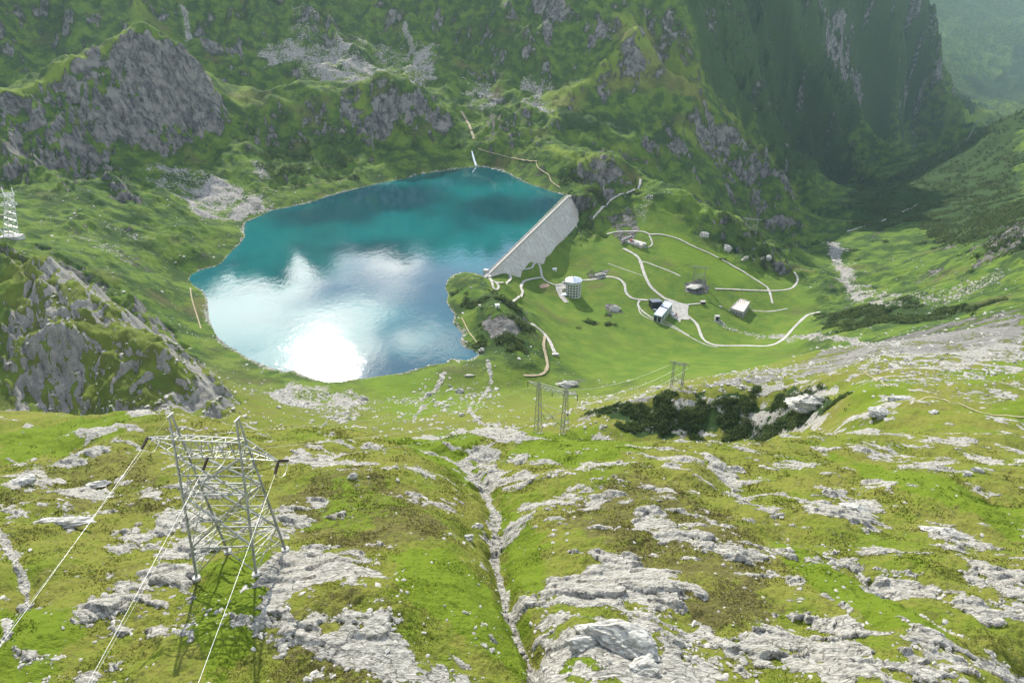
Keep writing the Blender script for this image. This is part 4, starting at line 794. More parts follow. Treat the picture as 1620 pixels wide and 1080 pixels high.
p = hit(878.5, 561.5, 300); e = empty('loading_ramp', p, 'pale concrete block at the lower end of the short road', 'ramp'); b = MB(); b.obox(p, (1, .1), 7, 4, p[2]-2, p[2]+1.6); b.build('block', M['footing'], e, at=p); b = MB(); b.obox(p+np.array([0, -2.2, 0]), (1, .1), 6.4, .35, p[2]-2.4, p[2]+2.2); b.build('kerb', M['grey'], e, at=p)
# waterfall
w = [hit(*a, 600) for a in spline([(746.5,240),(748,246),(750,253),(752,259),(753.5,263)], 6)]; b = MB()
for i in range(len(w)-1):
    pass
b.tube([a+np.array([0, 0, .4+.4*math.sin(i*2.1)]) for i, a in enumerate(w)], [1.3+1.0*i/len(w)+.35*math.sin(i*3.3) for i in range(len(w))], 8)
tag(b.build('waterfall', M['fall'], None, True), 'thin white waterfall dropping into the far end of the lake', 'waterfall', None, 'thing')
# ------------------------------------------------------------------ pylons
def lacing(b, p0, p1, q0, q1, n, w):
    """zig-zag between the members p0-p1 and q0-q1"""
    p0, p1, q0, q1 = (np.array(a, float) for a in (p0, p1, q0, q1)); L = []
    for i in range(n+1):
        t = i/n; L.append(p0+(p1-p0)*t if i % 2 == 0 else q0+(q1-q0)*t)
    for a, c in zip(L[:-1], L[1:]): b.beam(a, c, w)
def insul(b, p, q, r=.14, n=11):
    p = np.array(p, float); q = np.array(q, float); pts = []; rr = []
    for i in range(n): 
        for f, s in ((.1, .45), (.35, 1), (.65, 1), (.9, .45)): pts.append(p+(q-p)*(i+f)/n); rr.append(r*s)
    b.tube(pts, rr, 8)
cables = []
def a_frame_pylon(fit, label, group):
    O, th, a, bb, h, at_, ta = fit; O = np.array(O, float); O[2] = g1(O[0], O[1]); h += fit[0][2]-O[2]; u = np.array([math.cos(th), math.sin(th)]); v = np.array([-u[1], u[0]])
    e = empty('lattice_pylon', O, label, 'pylon', group); U = np.array([*u, 0]); V = np.array([*v, 0])
    apex = [O-U*at_+np.array([0, 0, h]), O+U*at_+np.array([0, 0, h+1.2])]
    ft = [O-U*a-V*bb, O+U*a-V*bb, O+U*a+V*bb, O-U*a+V*bb]
    for f in ft: f[2] = g1(f[0], f[1])+.35
    def L(i, t): ap = apex[0] if i in (0, 3) else apex[1]; return ft[i]+(ap-ft[i])*t + V*(-1 if i < 2 else 1)*.22*t
    for i in range(4): b = MB(); b.beam(L(i, 0), L(i, 1), .28, .20); b.build('leg', M['darksteel'], e, at=O)
    for i in range(4): b = MB(); c = ft[i].copy(); b.tube([c-np.array([0, 0, 1.6]), c+np.array([0, 0, .25])], [.75, .6], 12); b.build('footing', M['footing'], e, at=O)
    f0, f1 = .77, .865
    b = MB(); w = .15                                   # braces of the two broad faces
    lv = [.20, .37, .54, .66, f0]
    for i, j in ((0, 1), (3, 2)):
        for t in (.20, .54): b.beam(L(i, t), L(j, t), .20)
        m20 = (L(i, .20)+L(j, .20))/2
        b.beam(m20, L(i, .02), w); b.beam(m20, L(j, .02), w)
        for k_ in range(1, 4):
            s = k_/4; b.beam(m20+(L(i, .02)-m20)*s, L(i, .20-.18*s*.55), .09); b.beam(m20+(L(j, .02)-m20)*s, L(j, .20-.18*s*.55), .09)
        for t0, t1 in ((.20, .54), (.54, f0)):
            b.beam(L(i, t0), L(j, t1), .24); b.beam(L(j, t0), L(i, t1), .24)
            mc = (L(i, t0)+L(j, t1)+L(j, t0)+L(i, t1))/4; tm = (t0+t1)/2
            b.beam(L(i, tm), mc, .10); b.beam(L(j, tm), mc, .10)
            for q_ in (.25, .75):
                tt = t0+(t1-t0)*q_; xa = L(i, t0)+(L(j, t1)-L(i, t0))*q_; xb = L(j, t0)+(L(i, t1)-L(j, t0))*q_
                near_i, near_j = (xa, xb) if q_ < .5 else (xb, xa)
                b.beam(L(i, tt), near_i, .08); b.beam(L(j, tt), near_j, .08)
    for i, j in ((0, 1), (3, 2)):
        for t in (.37, .66): b.beam(L(i, t), L(j, t), .09)
        for t0, t1 in ((.20, .37), (.37, .54), (.54, .66), (.66, f0)):
            m0 = (L(i, t1)+L(j, t1))/2; b.beam(L(i, t0), m0, .07); b.beam(L(j, t0), m0, .07)
    for t in (.20, .37): b.beam(L(0, t), L(2, t), .08); b.beam(L(1, t), L(3, t), .08)
    for t in (.54,): b.beam(L(0, t), L(2, t), .1); b.beam(L(1, t), L(3, t), .1)
    b.build('face_bracing', M['steel'], e, at=O)
    for i, j in ((0, 3), (1, 2)):                      # ladder-like lacing of each A frame
        b = MB(); ts = [.06, .13, .20, .28, .37, .46, .54, .62, .70, f0, f1, .92]
        for t in ts[2::2]: b.beam(L(i, t), L(j, t), .08)
        for k_, (t0, t1) in enumerate(zip(ts[:-1], ts[1:])): b.beam(L(i if k_ % 2 else j, t0), L(j if k_ % 2 else i, t1), .08)
        for k_, (t0, t1) in enumerate(zip(ts[:-1], ts[1:])): b.beam(L(j if k_ % 2 else i, (t0+t1)/2), L(i if k_ % 2 else j, (t0+t1)/2), .06)
        for t0, t1 in ((.02, .20), (.20, .46), (.46, .70)): b.beam(L(i, t0), L(j, t1), .10); b.beam(L(j, t0), L(i, t1), .10)
        b.build('side_lacing', M['steel'], e, at=O)
    b = MB(); tips = []
    top = [L(0, f1), L(1, f1), L(2, f1), L(3, f1)]; bot = [L(i, f0) for i in range(4)]
    for A_ in (top, bot): b.beam(A_[0], A_[1], .17); b.beam(A_[3], A_[2], .17)
    lacing(b, top[0], top[1], bot[0], bot[1], 12, .09); lacing(b, top[3], top[2], bot[3], bot[2], 12, .09); lacing(b, top[0], top[1], top[3], top[2], 10, .08); lacing(b, bot[0], bot[1], bot[3], bot[2], 10, .08)
    for s, (i, j) in ((-1, (0, 3)), (1, (1, 2))):
        tip = O+U*s*ta+np.array([0, 0, h*.825]); tips.append(tip)
        for A_ in (top, bot): b.beam(A_[i], tip, .14); b.beam(A_[j], tip, .14)
        for t in (.33, .66):
            b.beam(top[i]+(tip-top[i])*t, bot[i]+(tip-bot[i])*t, .08); b.beam(top[j]+(tip-top[j])*t, bot[j]+(tip-bot[j])*t, .08); b.beam(top[i]+(tip-top[i])*t, top[j]+(tip-top[j])*t, .08); b.beam(bot[i]+(tip-bot[i])*t, bot[j]+(tip-bot[j])*t, .08)
    b.build('crossarm', M['steel'], e, at=O)
    mid = (bot[0]+bot[1])/2; midb = (bot[3]+bot[2])/2
    for s in (0, 1): b = MB(); b.beam(apex[s]-V*.7, apex[s]+V*.7, .14); b.build('earth_wire_arm', M['steel'], e, at=O)
    return e, O, U, V, h, [tips[0], mid, tips[1]], [tips[0], midb, tips[1]], apex
PY1, O1, U1, V1, h1, att_f, att_b, apex1 = a_frame_pylon(((-41.44, 76.29, 266.84), -.256, 5.47, 3.64, 28.66, 5.33, 10.35), 'large lattice steel pylon with a broad crossarm in the left foreground', 'power line pylons')
def portal_pylon(pc, sep_px, top_y, ang, label, group, thin=1., overf=.42, brace=(.18, .55)):
    O = hit(*pc); dist = np.hypot(O[0], O[1]); t = O[1]/ray(*pc)[1]; sep = sep_px*t/abs(math.cos(ang)); U = np.array([math.cos(ang), math.sin(ang), 0]); V = np.array([-U[1], U[0], 0])
    def proj(p): y = p[1]; z = p[2]-CAMZ; return 540-F*(z*CP+y*SP)/(y*CP-z*SP)
    h = 4.
    while proj((O[0], O[1], O[2]+h)) > top_y: h += .1
    e = empty('lattice_pylon', O, label, 'pylon', group); wb, wt = h*.095, h*.045; th = .012*h*thin; tops = []
    for s in (-1, 1):
        c = O+U*s*sep/2; cs = []
        for i, j in ((-1,-1),(1,-1),(1,1),(-1,1)):
            p0 = c+U*i*wb/2*.7+V*j*wb*1.1; p0 = np.array([p0[0], p0[1], g1(p0[0], p0[1])-.3]); p1 = c+U*i*wt/2+V*j*wt/2+np.array([0, 0, h]); cs.append((p0, p1))
        b = MB()
        for p0, p1 in cs: b.beam(p0, p1, th)
        for k_ in range(4): lacing(b, *cs[k_], *cs[(k_+1) % 4], 11, th*.6)
        b.build('leg', M['steel'], e, at=O)
        b = MB()
        for p0, p1 in cs: b.tube([p0+np.array([0, 0, -.6]), p0+np.array([0, 0, .5])], h*.022, 8)
        b.build('footing', M['footing'], e, at=O)
    zt_ = h*.955; zb_ = h*.885; ov = sep*overf; b = MB(); ends = [O-U*(sep/2+ov)+np.array([0, 0, zt_]), O+U*(sep/2+ov)+np.array([0, 0, zt_])]
    for j in (-1, 1):
        T = [O+U*s*sep/2+V*j*wt*.7+np.array([0, 0, zt_]) for s in (-1, 1)]; B_ = [O+U*s*sep/2+V*j*wt*.7+np.array([0, 0, zb_]) for s in (-1, 1)]
        b.beam(*T, th); b.beam(*B_, th); lacing(b, *T, *B_, 12, th*.6)
        for s in (0, 1): b.beam(T[s], ends[s], th*.8); b.beam(B_[s], ends[s], th*.8); lacing(b, T[s], ends[s], B_[s], ends[s], 4, th*.5)
    b.build('crossarm', M['steel'], e, at=O)
    b = MB(); A0, A1, = [O+U*s*sep/2 for s in (-1, 1)]; z0, z1 = np.array([0, 0, h*brace[0]]), np.array([0, 0, h*brace[1]]); zm = (z0+z1)/2
    b.beam(A0+z0, A1+z1, th*.9); b.beam(A1+z0, A0+z1, th*.9); b.beam(A0+z0, A1+z0, th*.8); b.beam(A0+z1, A1+z1, th*.8); b.beam(A0+zm, A1+zm, th*.6)
    for j in (-1, 1): lacing(b, A0+z0+V*j*wb*.4, A1+z0+V*j*wb*.4, A0+zm, A1+zm, 6, th*.5)
    b.build('cross_bracing', M['steel'], e, at=O)
    ia = []
    for s, L_ in ((ends[0], .13), (O+np.array([0, 0, zb_]), .11), (ends[1], .13)):
        b = MB(); q_ = s-np.array([0, 0, h*L_]); insul(b, s, q_, .008*h, 7); b.build('insulator', M['glass_dark'], e, at=O); ia.append(q_)
    return e, O, ia
PY2, O2, ia2 = portal_pylon((871.5,685), 40, 610, -.48, 'pale lattice portal pylon standing on the rock rim in the middle of the foreground edge', 'power line pylons', .65)
PY3, O3, ia3 = portal_pylon((1070,612), 15, 572, -.35, 'faint grey lattice pylon on the bank above the shrubs', 'power line pylons', .8)
PY4, O4, ia4 = portal_pylon((1105,446), 16, 421, -.3, 'faint grey lattice pylon on the meadow beside the rock outcrop', 'power line pylons', .9)
PY5, O5, ia5 = portal_pylon((1187,368), 16, 345, -.3, 'faint grey lattice pylon on top of the rocky knob', 'power line pylons', .9)
# insulators on the foreground pylon, then the cables
WIRE_D = np.array(WIRE_DIR); WIRE_D = WIRE_D/np.linalg.norm(WIRE_D)
def cable(p, q, sag, r, label, group, name='power_line'):
    p = np.array(p, float); q = np.array(q, float); b = MB()
    b.tube([p+(q-p)*t-np.array([0, 0, 4*sag*t*(1-t)]) for t in np.linspace(0, 1, 60)], r, 6); return tag(b.build(name, M['wire'], None, True), label, 'cable', group)
side = ['left', 'middle', 'right']
for i in range(3):
    a_ = np.array(att_f[i], float); q_ = a_+WIRE_D*2.5+np.array([0, 0, -.5]); b = MB(); insul(b, a_, q_, .20); b.build('insulator', M['glass_dark'], PY1, at=O1)
    cable(q_, q_+WIRE_D*150, 2.0, .019, ['bright cable from the left arm tip of the large pylon to the left edge', 'bright cable from the middle of the large pylon to the bottom edge', 'bright cable from the right arm tip of the large pylon past its feet'][i], 'near cables of the large pylon')
    a2 = np.array(att_b[i], float); d = ia2[i]-a2; dn = d/np.linalg.norm(d); q2 = a2+(dn+np.array([0, 0, -.12]))*2.4; b = MB(); insul(b, a2, q2, .20); b.build('insulator', M['glass_dark'], PY1, at=O1)
    cable(q2, ia2[i], 5., .018, ['thin cable from the left arm tip of the large pylon to the rock rim pylon', 'thin cable from the middle of the large pylon to the rock rim pylon', 'thin cable from the right arm tip of the large pylon to the rock rim pylon'][i], 'far cables of the large pylon')
    b = MB(); b.tube([q_+(q2-q_)*t-np.array([0, 0, 1.5*4*t*(1-t)]) for t in np.linspace(0, 1, 14)], .03, 6); b.build('jumper', M['wire'], PY1, at=O1)
    cable(ia2[i], ia3[i], 9., .05, ['left cable crossing the shaded bank between the two far pylons', 'middle cable crossing the shaded bank between the two far pylons', 'right cable crossing the shaded bank between the two far pylons'][i], 'cables over the shaded bank')
for i in range(2):
    a_ = apex1[i]; cable(a_, a_+WIRE_D*150+np.array([0, 0, 2]), 1.5, .006, ['thin earth wire from the left peak of the large pylon', 'thin earth wire from the right peak of the large pylon'][i], 'earth wires', 'earth_wire')
# ropeway tower on the rocky hill
p = hit(19, 377); hgt = 0.
e = empty('ropeway_tower', p, 'pale lattice ropeway tower on a concrete base at the left edge', 'tower'); T = 30.; kk = p[1]/ray(19, 377)[1]; T = 66*kk/.86
b = MB(); b.obox(p+np.array([-1, 1.5, 0]), (1, 0), T*.40, T*.22, p[2]-4, p[2]+T*.05); b.build('base', M['footing'], e, at=p)
ln = T*.26; cs = []
for i, j in ((-1,-1),(1,-1),(1,1),(-1,1)): cs.append((p+np.array([i*T*.105, j*T*.09, T*.05]), p+np.array([i*T*.055+ln, j*T*.05, T*.92])))
b = MB()
for a_, c_ in cs: b.beam(a_, c_, .55)
for k_ in range(4): lacing(b, *cs[k_], *cs[(k_+1) % 4], 12, .34); 
for k_ in range(4):
    for t in np.linspace(.1, .95, 8): b.beam(cs[k_][0]+(cs[k_][1]-cs[k_][0])*t, cs[(k_+1) % 4][0]+(cs[(k_+1) % 4][1]-cs[(k_+1) % 4][0])*t, .34)
b.build('mast', M['wire'], e, at=p)
for t, w_ in ((.70, .32), (.90, .24)):
    c_ = p+np.array([ln*t-.5, 0, T*t]); b = MB()
    for s_ in (-1, 1):
        b.beam(c_+np.array([-T*w_/2, s_*T*.05, 0]), c_+np.array([T*w_/2, s_*T*.05, 0]), .5); b.beam(c_+np.array([-T*w_/2, s_*T*.05, T*.045]), c_+np.array([T*w_/2, s_*T*.05, T*.045]), .4)
        lacing(b, c_+np.array([-T*w_/2, s_*T*.05, 0]), c_+np.array([T*w_/2, s_*T*.05, 0]), c_+np.array([-T*w_/2, s_*T*.05, T*.045]), c_+np.array([T*w_/2, s_*T*.05, T*.045]), 8, .25)
    b.build('platform', M['wire'], e, at=p)
for s_ in (-1, 1): b = MB(); c_ = p+np.array([ln+s_*T*.1, 0, T*.92]); b.beam(c_, c_+np.array([0, 0, T*.14]), .5); b.build('saddle', M['whitepaint'], e, at=p)
b = MB(); c_ = p+np.array([-T*.12, -1, T*.05]); b.beam(c_, c_+np.array([-T*.07, 0, T*.2]), .5); b.beam(c_+np.array([T*.05, 0, 0]), c_+np.array([-T*.07, 0, T*.2]), .5); b.build('strut', M['whitepaint'], e, at=p)
# dark mast far down the valley
p = hit(1530, 222, 1000); kk = p[1]/ray(1530, 222)[1]; T = 30*kk; e = empty('valley_mast', p, 'lone dark leaning mast on the wooded shoulder above the far valley', 'mast')
b = MB(); b.beam(p-np.array([0, 0, 5]), p+np.array([T*.22, 0, T]), T*.06, T*.03); b.build('pole', M['darksteel'], e, at=p); b = MB(); b.beam(p+np.array([T*.22-T*.1, 0, T*.92]), p+np.array([T*.22+T*.1, 0, T*.95]), T*.03); b.build('crossarm', M['darksteel'], e, at=p)
# ------------------------------------------------------------------ scattered cover
def np_mesh(name, v, f, mat, smooth=False, attrs=None):
    k = f.shape[1]; me = bpy.data.meshes.new(name); me.vertices.add(len(v)); me.vertices.foreach_set('co', v.astype(f32).ravel())
    me.loops.add(f.size); me.loops.foreach_set('vertex_index', f.astype(np.int32).ravel()); me.polygons.add(len(f)); me.polygons.foreach_set('loop_start', np.arange(0, f.size, k, dtype=np.int32))
    me.update(); me.polygons.foreach_set('use_smooth', np.full(len(f), smooth, bool))
    for nm, a in (attrs or {}).items():
        at = me.attributes.new(nm, 'FLOAT_COLOR', 'POINT'); at.data.foreach_set('color', a.astype(f32).ravel())
    me.materials.append(mat); o = bpy.data.objects.new(name, me); C.objects.link(o); return o
def pick(mask, n):
    p = np.clip(mask, 0, None).ravel().astype(float); c = np.cumsum(p); c /= c[-1]
    return np.unravel_index(np.searchsorted(c, rng.random(n)), mask.shape)
def scatter_pts(mask, n):
    i, j = pick(mask, n); a = i+rng.random(n)-.5; b = np.clip(j+rng.random(n)-.5, 0, NR-1.01)
    az = AZ0+np.clip(a, 0, NA-1)*(AZ1-AZ0)/(NA-1); r = np.interp(b, np.arange(NR), RR); x, y = np.sin(az)*r, np.cos(az)*r
    return x, y, ground(x, y), r, i, j
cellarea_near = 1.0
# -- trees of the far slopes: small ragged cones
VIS = (np.abs(UU) < R(42))
m = sstep(.35, .7, bush+.25*fbm(X, YY, 130, 4, 71))*sstep(2150, 2350, RG)*(rockm < .52)*(RG < 6500)*VIS*(slope < 2.2)
x, y, z, r, _, _ = scatter_pts(m, 8000)
n = len(x); hh = rng.uniform(7, 15, n)*(1+.25*(r > 2500)); ww = hh*rng.uniform(.18, .30, n)
ns_ = 5; ang = np.arange(ns_)*2*np.pi/ns_
V = []; Fc = []
for tier, (b0, b1, wd) in enumerate([(.05, .62, 1.0), (.38, 1.0, .66)]):
    jit = rng.uniform(.75, 1.25, (n, ns_)); ph = rng.uniform(0, 6.28, (n, 1))
    ring = np.stack([x[:, None]+np.cos(ang+ph)*ww[:, None]*wd*jit, y[:, None]+np.sin(ang+ph)*ww[:, None]*wd*jit, z[:, None]+hh[:, None]*(b0+rng.uniform(-.05, .05, (n, ns_)))], -1)
    tip = np.stack([x, y, z+hh*b1], -1)[:, None]; V.append(np.concatenate([ring, tip], 1))
    base = (np.arange(n)*2*(ns_+1)+tier*(ns_+1))[:, None, None]; Fc.append((base+np.array([[k, (k+1) % ns_, ns_] for k in range(ns_)])[None]).reshape(-1, 3))
V = np.stack(V, 1).reshape(-1, 3); Fc = np.concatenate(Fc)
k = NT('conifer_green'); p = k.obj(); k.out(k.mix(k.mapr(k.noise(p, .045, 4, .6), .35, .68), (.024, .046, .018), (.075, .105, .030)), .95); CON = k.m
tag(np_mesh('forest', V, Fc, CON), 'dark conifers and scrub covering the far valley flanks', 'forest', None, 'stuff')
# -- leafy clumps: alder scrub on the banks and knolls
def leaf_clumps(name, mask, n, size, leaves, leaf, mat, label, cat, flat=.7):
    x, y, z, r, _, _ = scatter_pts(mask, n); s = rng.uniform(*size, n)
    L = leaves; th = rng.uniform(0, 2*np.pi, (n, L)); cz = rng.uniform(-.1, 1, (n, L)); rad = np.sqrt(np.clip(1-cz*cz, 0, 1))*rng.uniform(.55, 1.12, (n, L))
    lump = 1+.35*np.sin(th*2+rng.uniform(0, 6, (n, 1)))
    c = np.stack([x[:, None]+np.cos(th)*rad*s[:, None]*lump, y[:, None]+np.sin(th)*rad*s[:, None]*lump, z[:, None]+(.05+cz*flat*rng.uniform(.8, 1.15, (n, L)))*s[:, None]], -1).reshape(-1, 3)
    a = rng.normal(size=(n*L, 3)); a /= np.linalg.norm(a, axis=1)[:, None]; b = np.cross(a, rng.normal(size=(n*L, 3))); b /= np.linalg.norm(b, axis=1)[:, None]+1e-9
    lf = (leaf*np.repeat(s, L)*rng.uniform(.6, 1.3, n*L))[:, None]
    V = np.stack([c-a*lf, c+b*lf*.7, c+a*lf, c-b*lf*.7], 1).reshape(-1, 3); Fc = np.arange(len(V)).reshape(-1, 4)
    return tag(np_mesh(name, V, Fc, mat), label, cat, None, 'stuff')
k = NT('alder_leaf'); p = k.obj(); cA = k.mix(k.mapr(k.noise(p, .09, 4, .6), .36, .66), (.030, .056, .016), (.080, .115, .030)); k.out(k.mix(k.mapr(k.noise(p, 1.1, 3, .6), .4, .7), cA, (.095, .130, .035)), .8); ALD = k.m
tl = k.n('ShaderNodeBsdfTranslucent'); k.set(tl.inputs[0], k.b.inputs['Base Color'].links[0].from_socket); mx = k.n('ShaderNodeMixShader'); mx.inputs[0].default_value = .42; k.set(mx.inputs[1], k.b.outputs[0]); k.set(mx.inputs[2], tl.outputs[0]); k.set(k.t.nodes['Material Output'].inputs[0], mx.outputs[0])
m = sstep(.2, .45, bush)*sstep(.45, .8, bush*.72+.8*fbm(X, YY, 13, 4, 73))*sstep(225, 260, RG)*sstep(520, 480, RG)*VIS
leaf_clumps('shrubbery', m, 3600, (.6, 2.2), 30, .26, ALD, 'dense dark alder scrub covering the shaded bank', 'shrubs')
m = sstep(.15, .4, bush)*sstep(.40, .8, bush*.75+.75*fbm(X, YY, 30, 4, 75))*sstep(520, 560, RG)*sstep(1500, 1400, RG)*(SD > 4)*VIS*(1-.8*calm*(bush < .3))
leaf_clumps('scrub', m, 7000, (1.2, 4.0), 16, .34, ALD, 'low dark scrub on the knolls and slopes round the lake', 'shrubs', .5)
m = sstep(.35, .75, bush*.75+.6*fbm(X, YY, 45, 4, 76))*sstep(1200, 1300, RG)*sstep(2400, 2300, RG)*VIS*(UU > R(20))
leaf_clumps('hillside_scrub', m, 7000, (2.0, 5.5), 14, .36, ALD, 'dark alder scrub on the steep slope at the right', 'shrubs', .55)
# -- turf tussocks in the foreground
cover_at = lambda i, j: (np.stack([np.zeros(len(i)), np.zeros(len(i)), lush_lit[i, j], bush[i, j]], -1), np.stack([dry[i, j], dirt[i, j], np.zeros(len(i)), np.ones(len(i))], -1))
m = (rockm < .47)*sstep(40, 48, RG)*sstep(255, 215, RG)*(wat < .3)*(.1+1.3*fbm(X, YY, 9, 4, 81)+.5*dry-.3*lush_lit).clip(.02, 1)*(np.abs(UU) < R(50))
NT_ = TUFTS
x, y, z, r, i, j = scatter_pts(m, NT_); sc = (r/90).clip(.7, 1.9)
hgt = rng.uniform(.06, .17, NT_)*sc; wd = rng.uniform(.10, .26, NT_)*sc
V = np.zeros((NT_, 3, 3, 3)); 
for b in range(3):
    t = rng.uniform(0, 2*np.pi, NT_); t2 = t+rng.uniform(1.2, 2.2, NT_)
    V[:, b, 0] = np.stack([x+np.cos(t)*wd*.5, y+np.sin(t)*wd*.5, z-.04], -1); V[:, b, 1] = np.stack([x-np.cos(t)*wd*.5, y-np.sin(t)*wd*.5, z-.04], -1)
    V[:, b, 2] = np.stack([x+np.cos(t2)*wd*.8, y+np.sin(t2)*wd*.8, z+hgt*rng.uniform(.6, 1.1, NT_)], -1)
ca1, ca2 = cover_at(i, j)
GT = GM.copy(); GT.name = 'grass_blades'; t_ = GT.node_tree; pb = t_.nodes['Principled BSDF']; tl = t_.nodes.new('ShaderNodeBsdfTranslucent'); mx = t_.nodes.new('ShaderNodeMixShader'); mx.inputs[0].default_value = .55
t_.links.new(pb.inputs['Base Color'].links[0].from_socket, tl.inputs[0]); t_.links.new(pb.outputs[0], mx.inputs[1]); t_.links.new(tl.outputs[0], mx.inputs[2]); t_.links.new(mx.outputs[0], t_.nodes['Material Output'].inputs[0])
for q_ in list(pb.inputs['Normal'].links): t_.links.remove(q_)
g_ = np_mesh('grass', V.reshape(-1, 3), np.arange(NT_*9).reshape(-1, 3), GT, False, {'cover': np.repeat(ca1, 9, 0), 'cover_more': np.repeat(ca2, 9, 0)}); tag(g_, 'short tussocky alpine grass on the foreground hillside', 'grass', None, 'stuff')
# -- loose stones
def rock_shape(seed, sub=1, planes=7, jag=.18):
    import bmesh
    rs = np.random.default_rng(seed); bm = bmesh.new(); bmesh.ops.create_icosphere(bm, subdivisions=sub, radius=1); v = np.array([q.co[:] for q in bm.verts]); f = np.array([[q.index for q in fc.verts] for fc in bm.faces]); bm.free()
    for _ in range(planes):
        nrm = rs.normal(size=3); nrm /= np.linalg.norm(nrm); d = v@nrm; lim = rs.uniform(.45, .8); v = v-np.outer(np.maximum(d-lim, 0)*.95, nrm)
    if sub >= 3:
        o = rs.uniform(0, 100)
        lay = np.floor((v[:, 2]*.9+v[:, 0]*.35+.15*perlin(v[:, 0]*2+o, v[:, 1]*2))*5)
        inset = (_hash(lay.astype(np.int32), np.full(len(v), seed, np.int32), 3).astype(float)/4294967296.-.5)*.22
        v = v*(1+inset)[:, None]*np.array([1, 1, 1])
        for wl, am in ((.7, .12), (.3, .07), (.12, .035)): v = v*(1+am*(perlin(v[:, 0]/wl+o+v[:, 2]/wl*.7, v[:, 1]/wl-o+v[:, 2]/wl*.6, seed)))[:, None]
    else: v = v*(1+rs.uniform(-jag, jag, len(v)))[:, None]
    return v, f
SHAPES = [rock_shape(s) for s in range(10)]
k = NT('loose_stone'); p = k.obj(); c = k.mix(k.mapr(k.noise(p, .7, 4, .6), .34, .66), (.19, .18, .16), (.44, .42, .37)); k.out(k.mix(k.mapr(k.noise(p, 6, 4, .6), .4, .7), c, (.33, .32, .28)), .9, k.bump(k.noise(p, 5, 5, .6), .1, .6)); STONE = k.m
def stones(mask, n, size, name, label):
    x, y, z, r, _, _ = scatter_pts(mask, n); s = size[0]*(size[1]/size[0])**(rng.random(n)**2.4)
    VV_, FF_ = [], []; off = 0; kind = rng.integers(0, len(SHAPES), n)
    for q in range(len(SHAPES)):
        w = np.nonzero(kind == q)[0]; v, f = SHAPES[q]; c, sn = np.cos(rng.uniform(0, 6.28, len(w))), np.sin(rng.uniform(0, 6.28, len(w)))
        sx = s[w]*rng.uniform(.8, 1.5, len(w)); sy = s[w]*rng.uniform(.7, 1.1, len(w)); sz = s[w]*rng.uniform(.4, .8, len(w))
        vx = v[None, :, 0]*sx[:, None]; vy = v[None, :, 1]*sy[:, None]
        P_ = np.stack([x[w][:, None]+vx*c[:, None]-vy*sn[:, None], y[w][:, None]+vx*sn[:, None]+vy*c[:, None], z[w][:, None]+v[None, :, 2]*sz[:, None]+.15*sz[:, None]], -1)
        VV_.append(P_.reshape(-1, 3)); FF_.append((f[None]+(np.arange(len(w))*len(v))[:, None, None]+off).reshape(-1, 3)); off += len(w)*len(v)
    tag(np_mesh(name, np.concatenate(VV_), np.concatenate(FF_), STONE), label, 'stones', None, 'stuff')
edge = np.exp(-((rockm-.46)/.10)**2)
m = (edge*.9+.05+wat*2.2)*sstep(42, 50, RG)*sstep(300, 240, RG)*(np.abs(UU) < R(50))*(.4+sstep(-.1, .4, fbm(X, YY, 9, 3, 83)))
stones(m, 8500, (.07, .50), 'stones', 'pale loose stones strewn over the foreground turf')
m = (scree*1.2+.05*(1-calm)+.25*(edge*(RG < 520)))*sstep(300, 360, RG)*sstep(1350, 1200, RG)*(SD > 1)*VIS*(.3+sstep(-.2, .4, fbm(X, YY, 40, 4, 85)))*(1-bush*.7)
stones(m, 14000, (.35, 2.0), 'scree_stones', 'pale blocks of scree scattered over the slopes round the lake')
m = sstep(.2, .5, scree)*sstep(1250, 1350, RG)*(RG < 2300)*VIS
stones(m, 6000, (.8, 3.5), 'far_scree_stones', 'grey boulder fields below the far cliffs')
# -- boulders one can point at
k = NT('boulder_rock'); p = k.obj(); pr = k.vscale(p, .6, 1.2, 2.2, (R(15), R(-20), 0)); c = k.mix(k.mapr(k.noise(pr, 1.1, 8, .66, .5), .33, .67), (.19, .185, .165), (.56, .54, .48))
c = k.mix(k.math('MULTIPLY', k.mapr(k.noise(p, .55, 5, .65), .55, .7), .6), c, (.13, .125, .06)); k.out(c, .92, k.bump(k.noise(pr, 2.5, 8, .7), .25, .9)); BOULD = k.m
def boulder(px, py, sx, sy, sz, rot, seed, label, cat='boulder', name='boulder', sink=.3, grp=None, sub=5):
    p = hit(px, py); v, f = rock_shape(seed, sub); v = v*np.array([sx, sy, sz])/2*1.25; c, s = math.cos(rot), math.sin(rot)
    v = np.stack([v[:, 0]*c-v[:, 1]*s, v[:, 0]*s+v[:, 1]*c, v[:, 2]], -1); o = np_mesh(name, v, f, BOULD, False); o.location = (p[0], p[1], g1(p[0], p[1])+sz*(.5-sink)); tag(o, label, cat, grp); return o
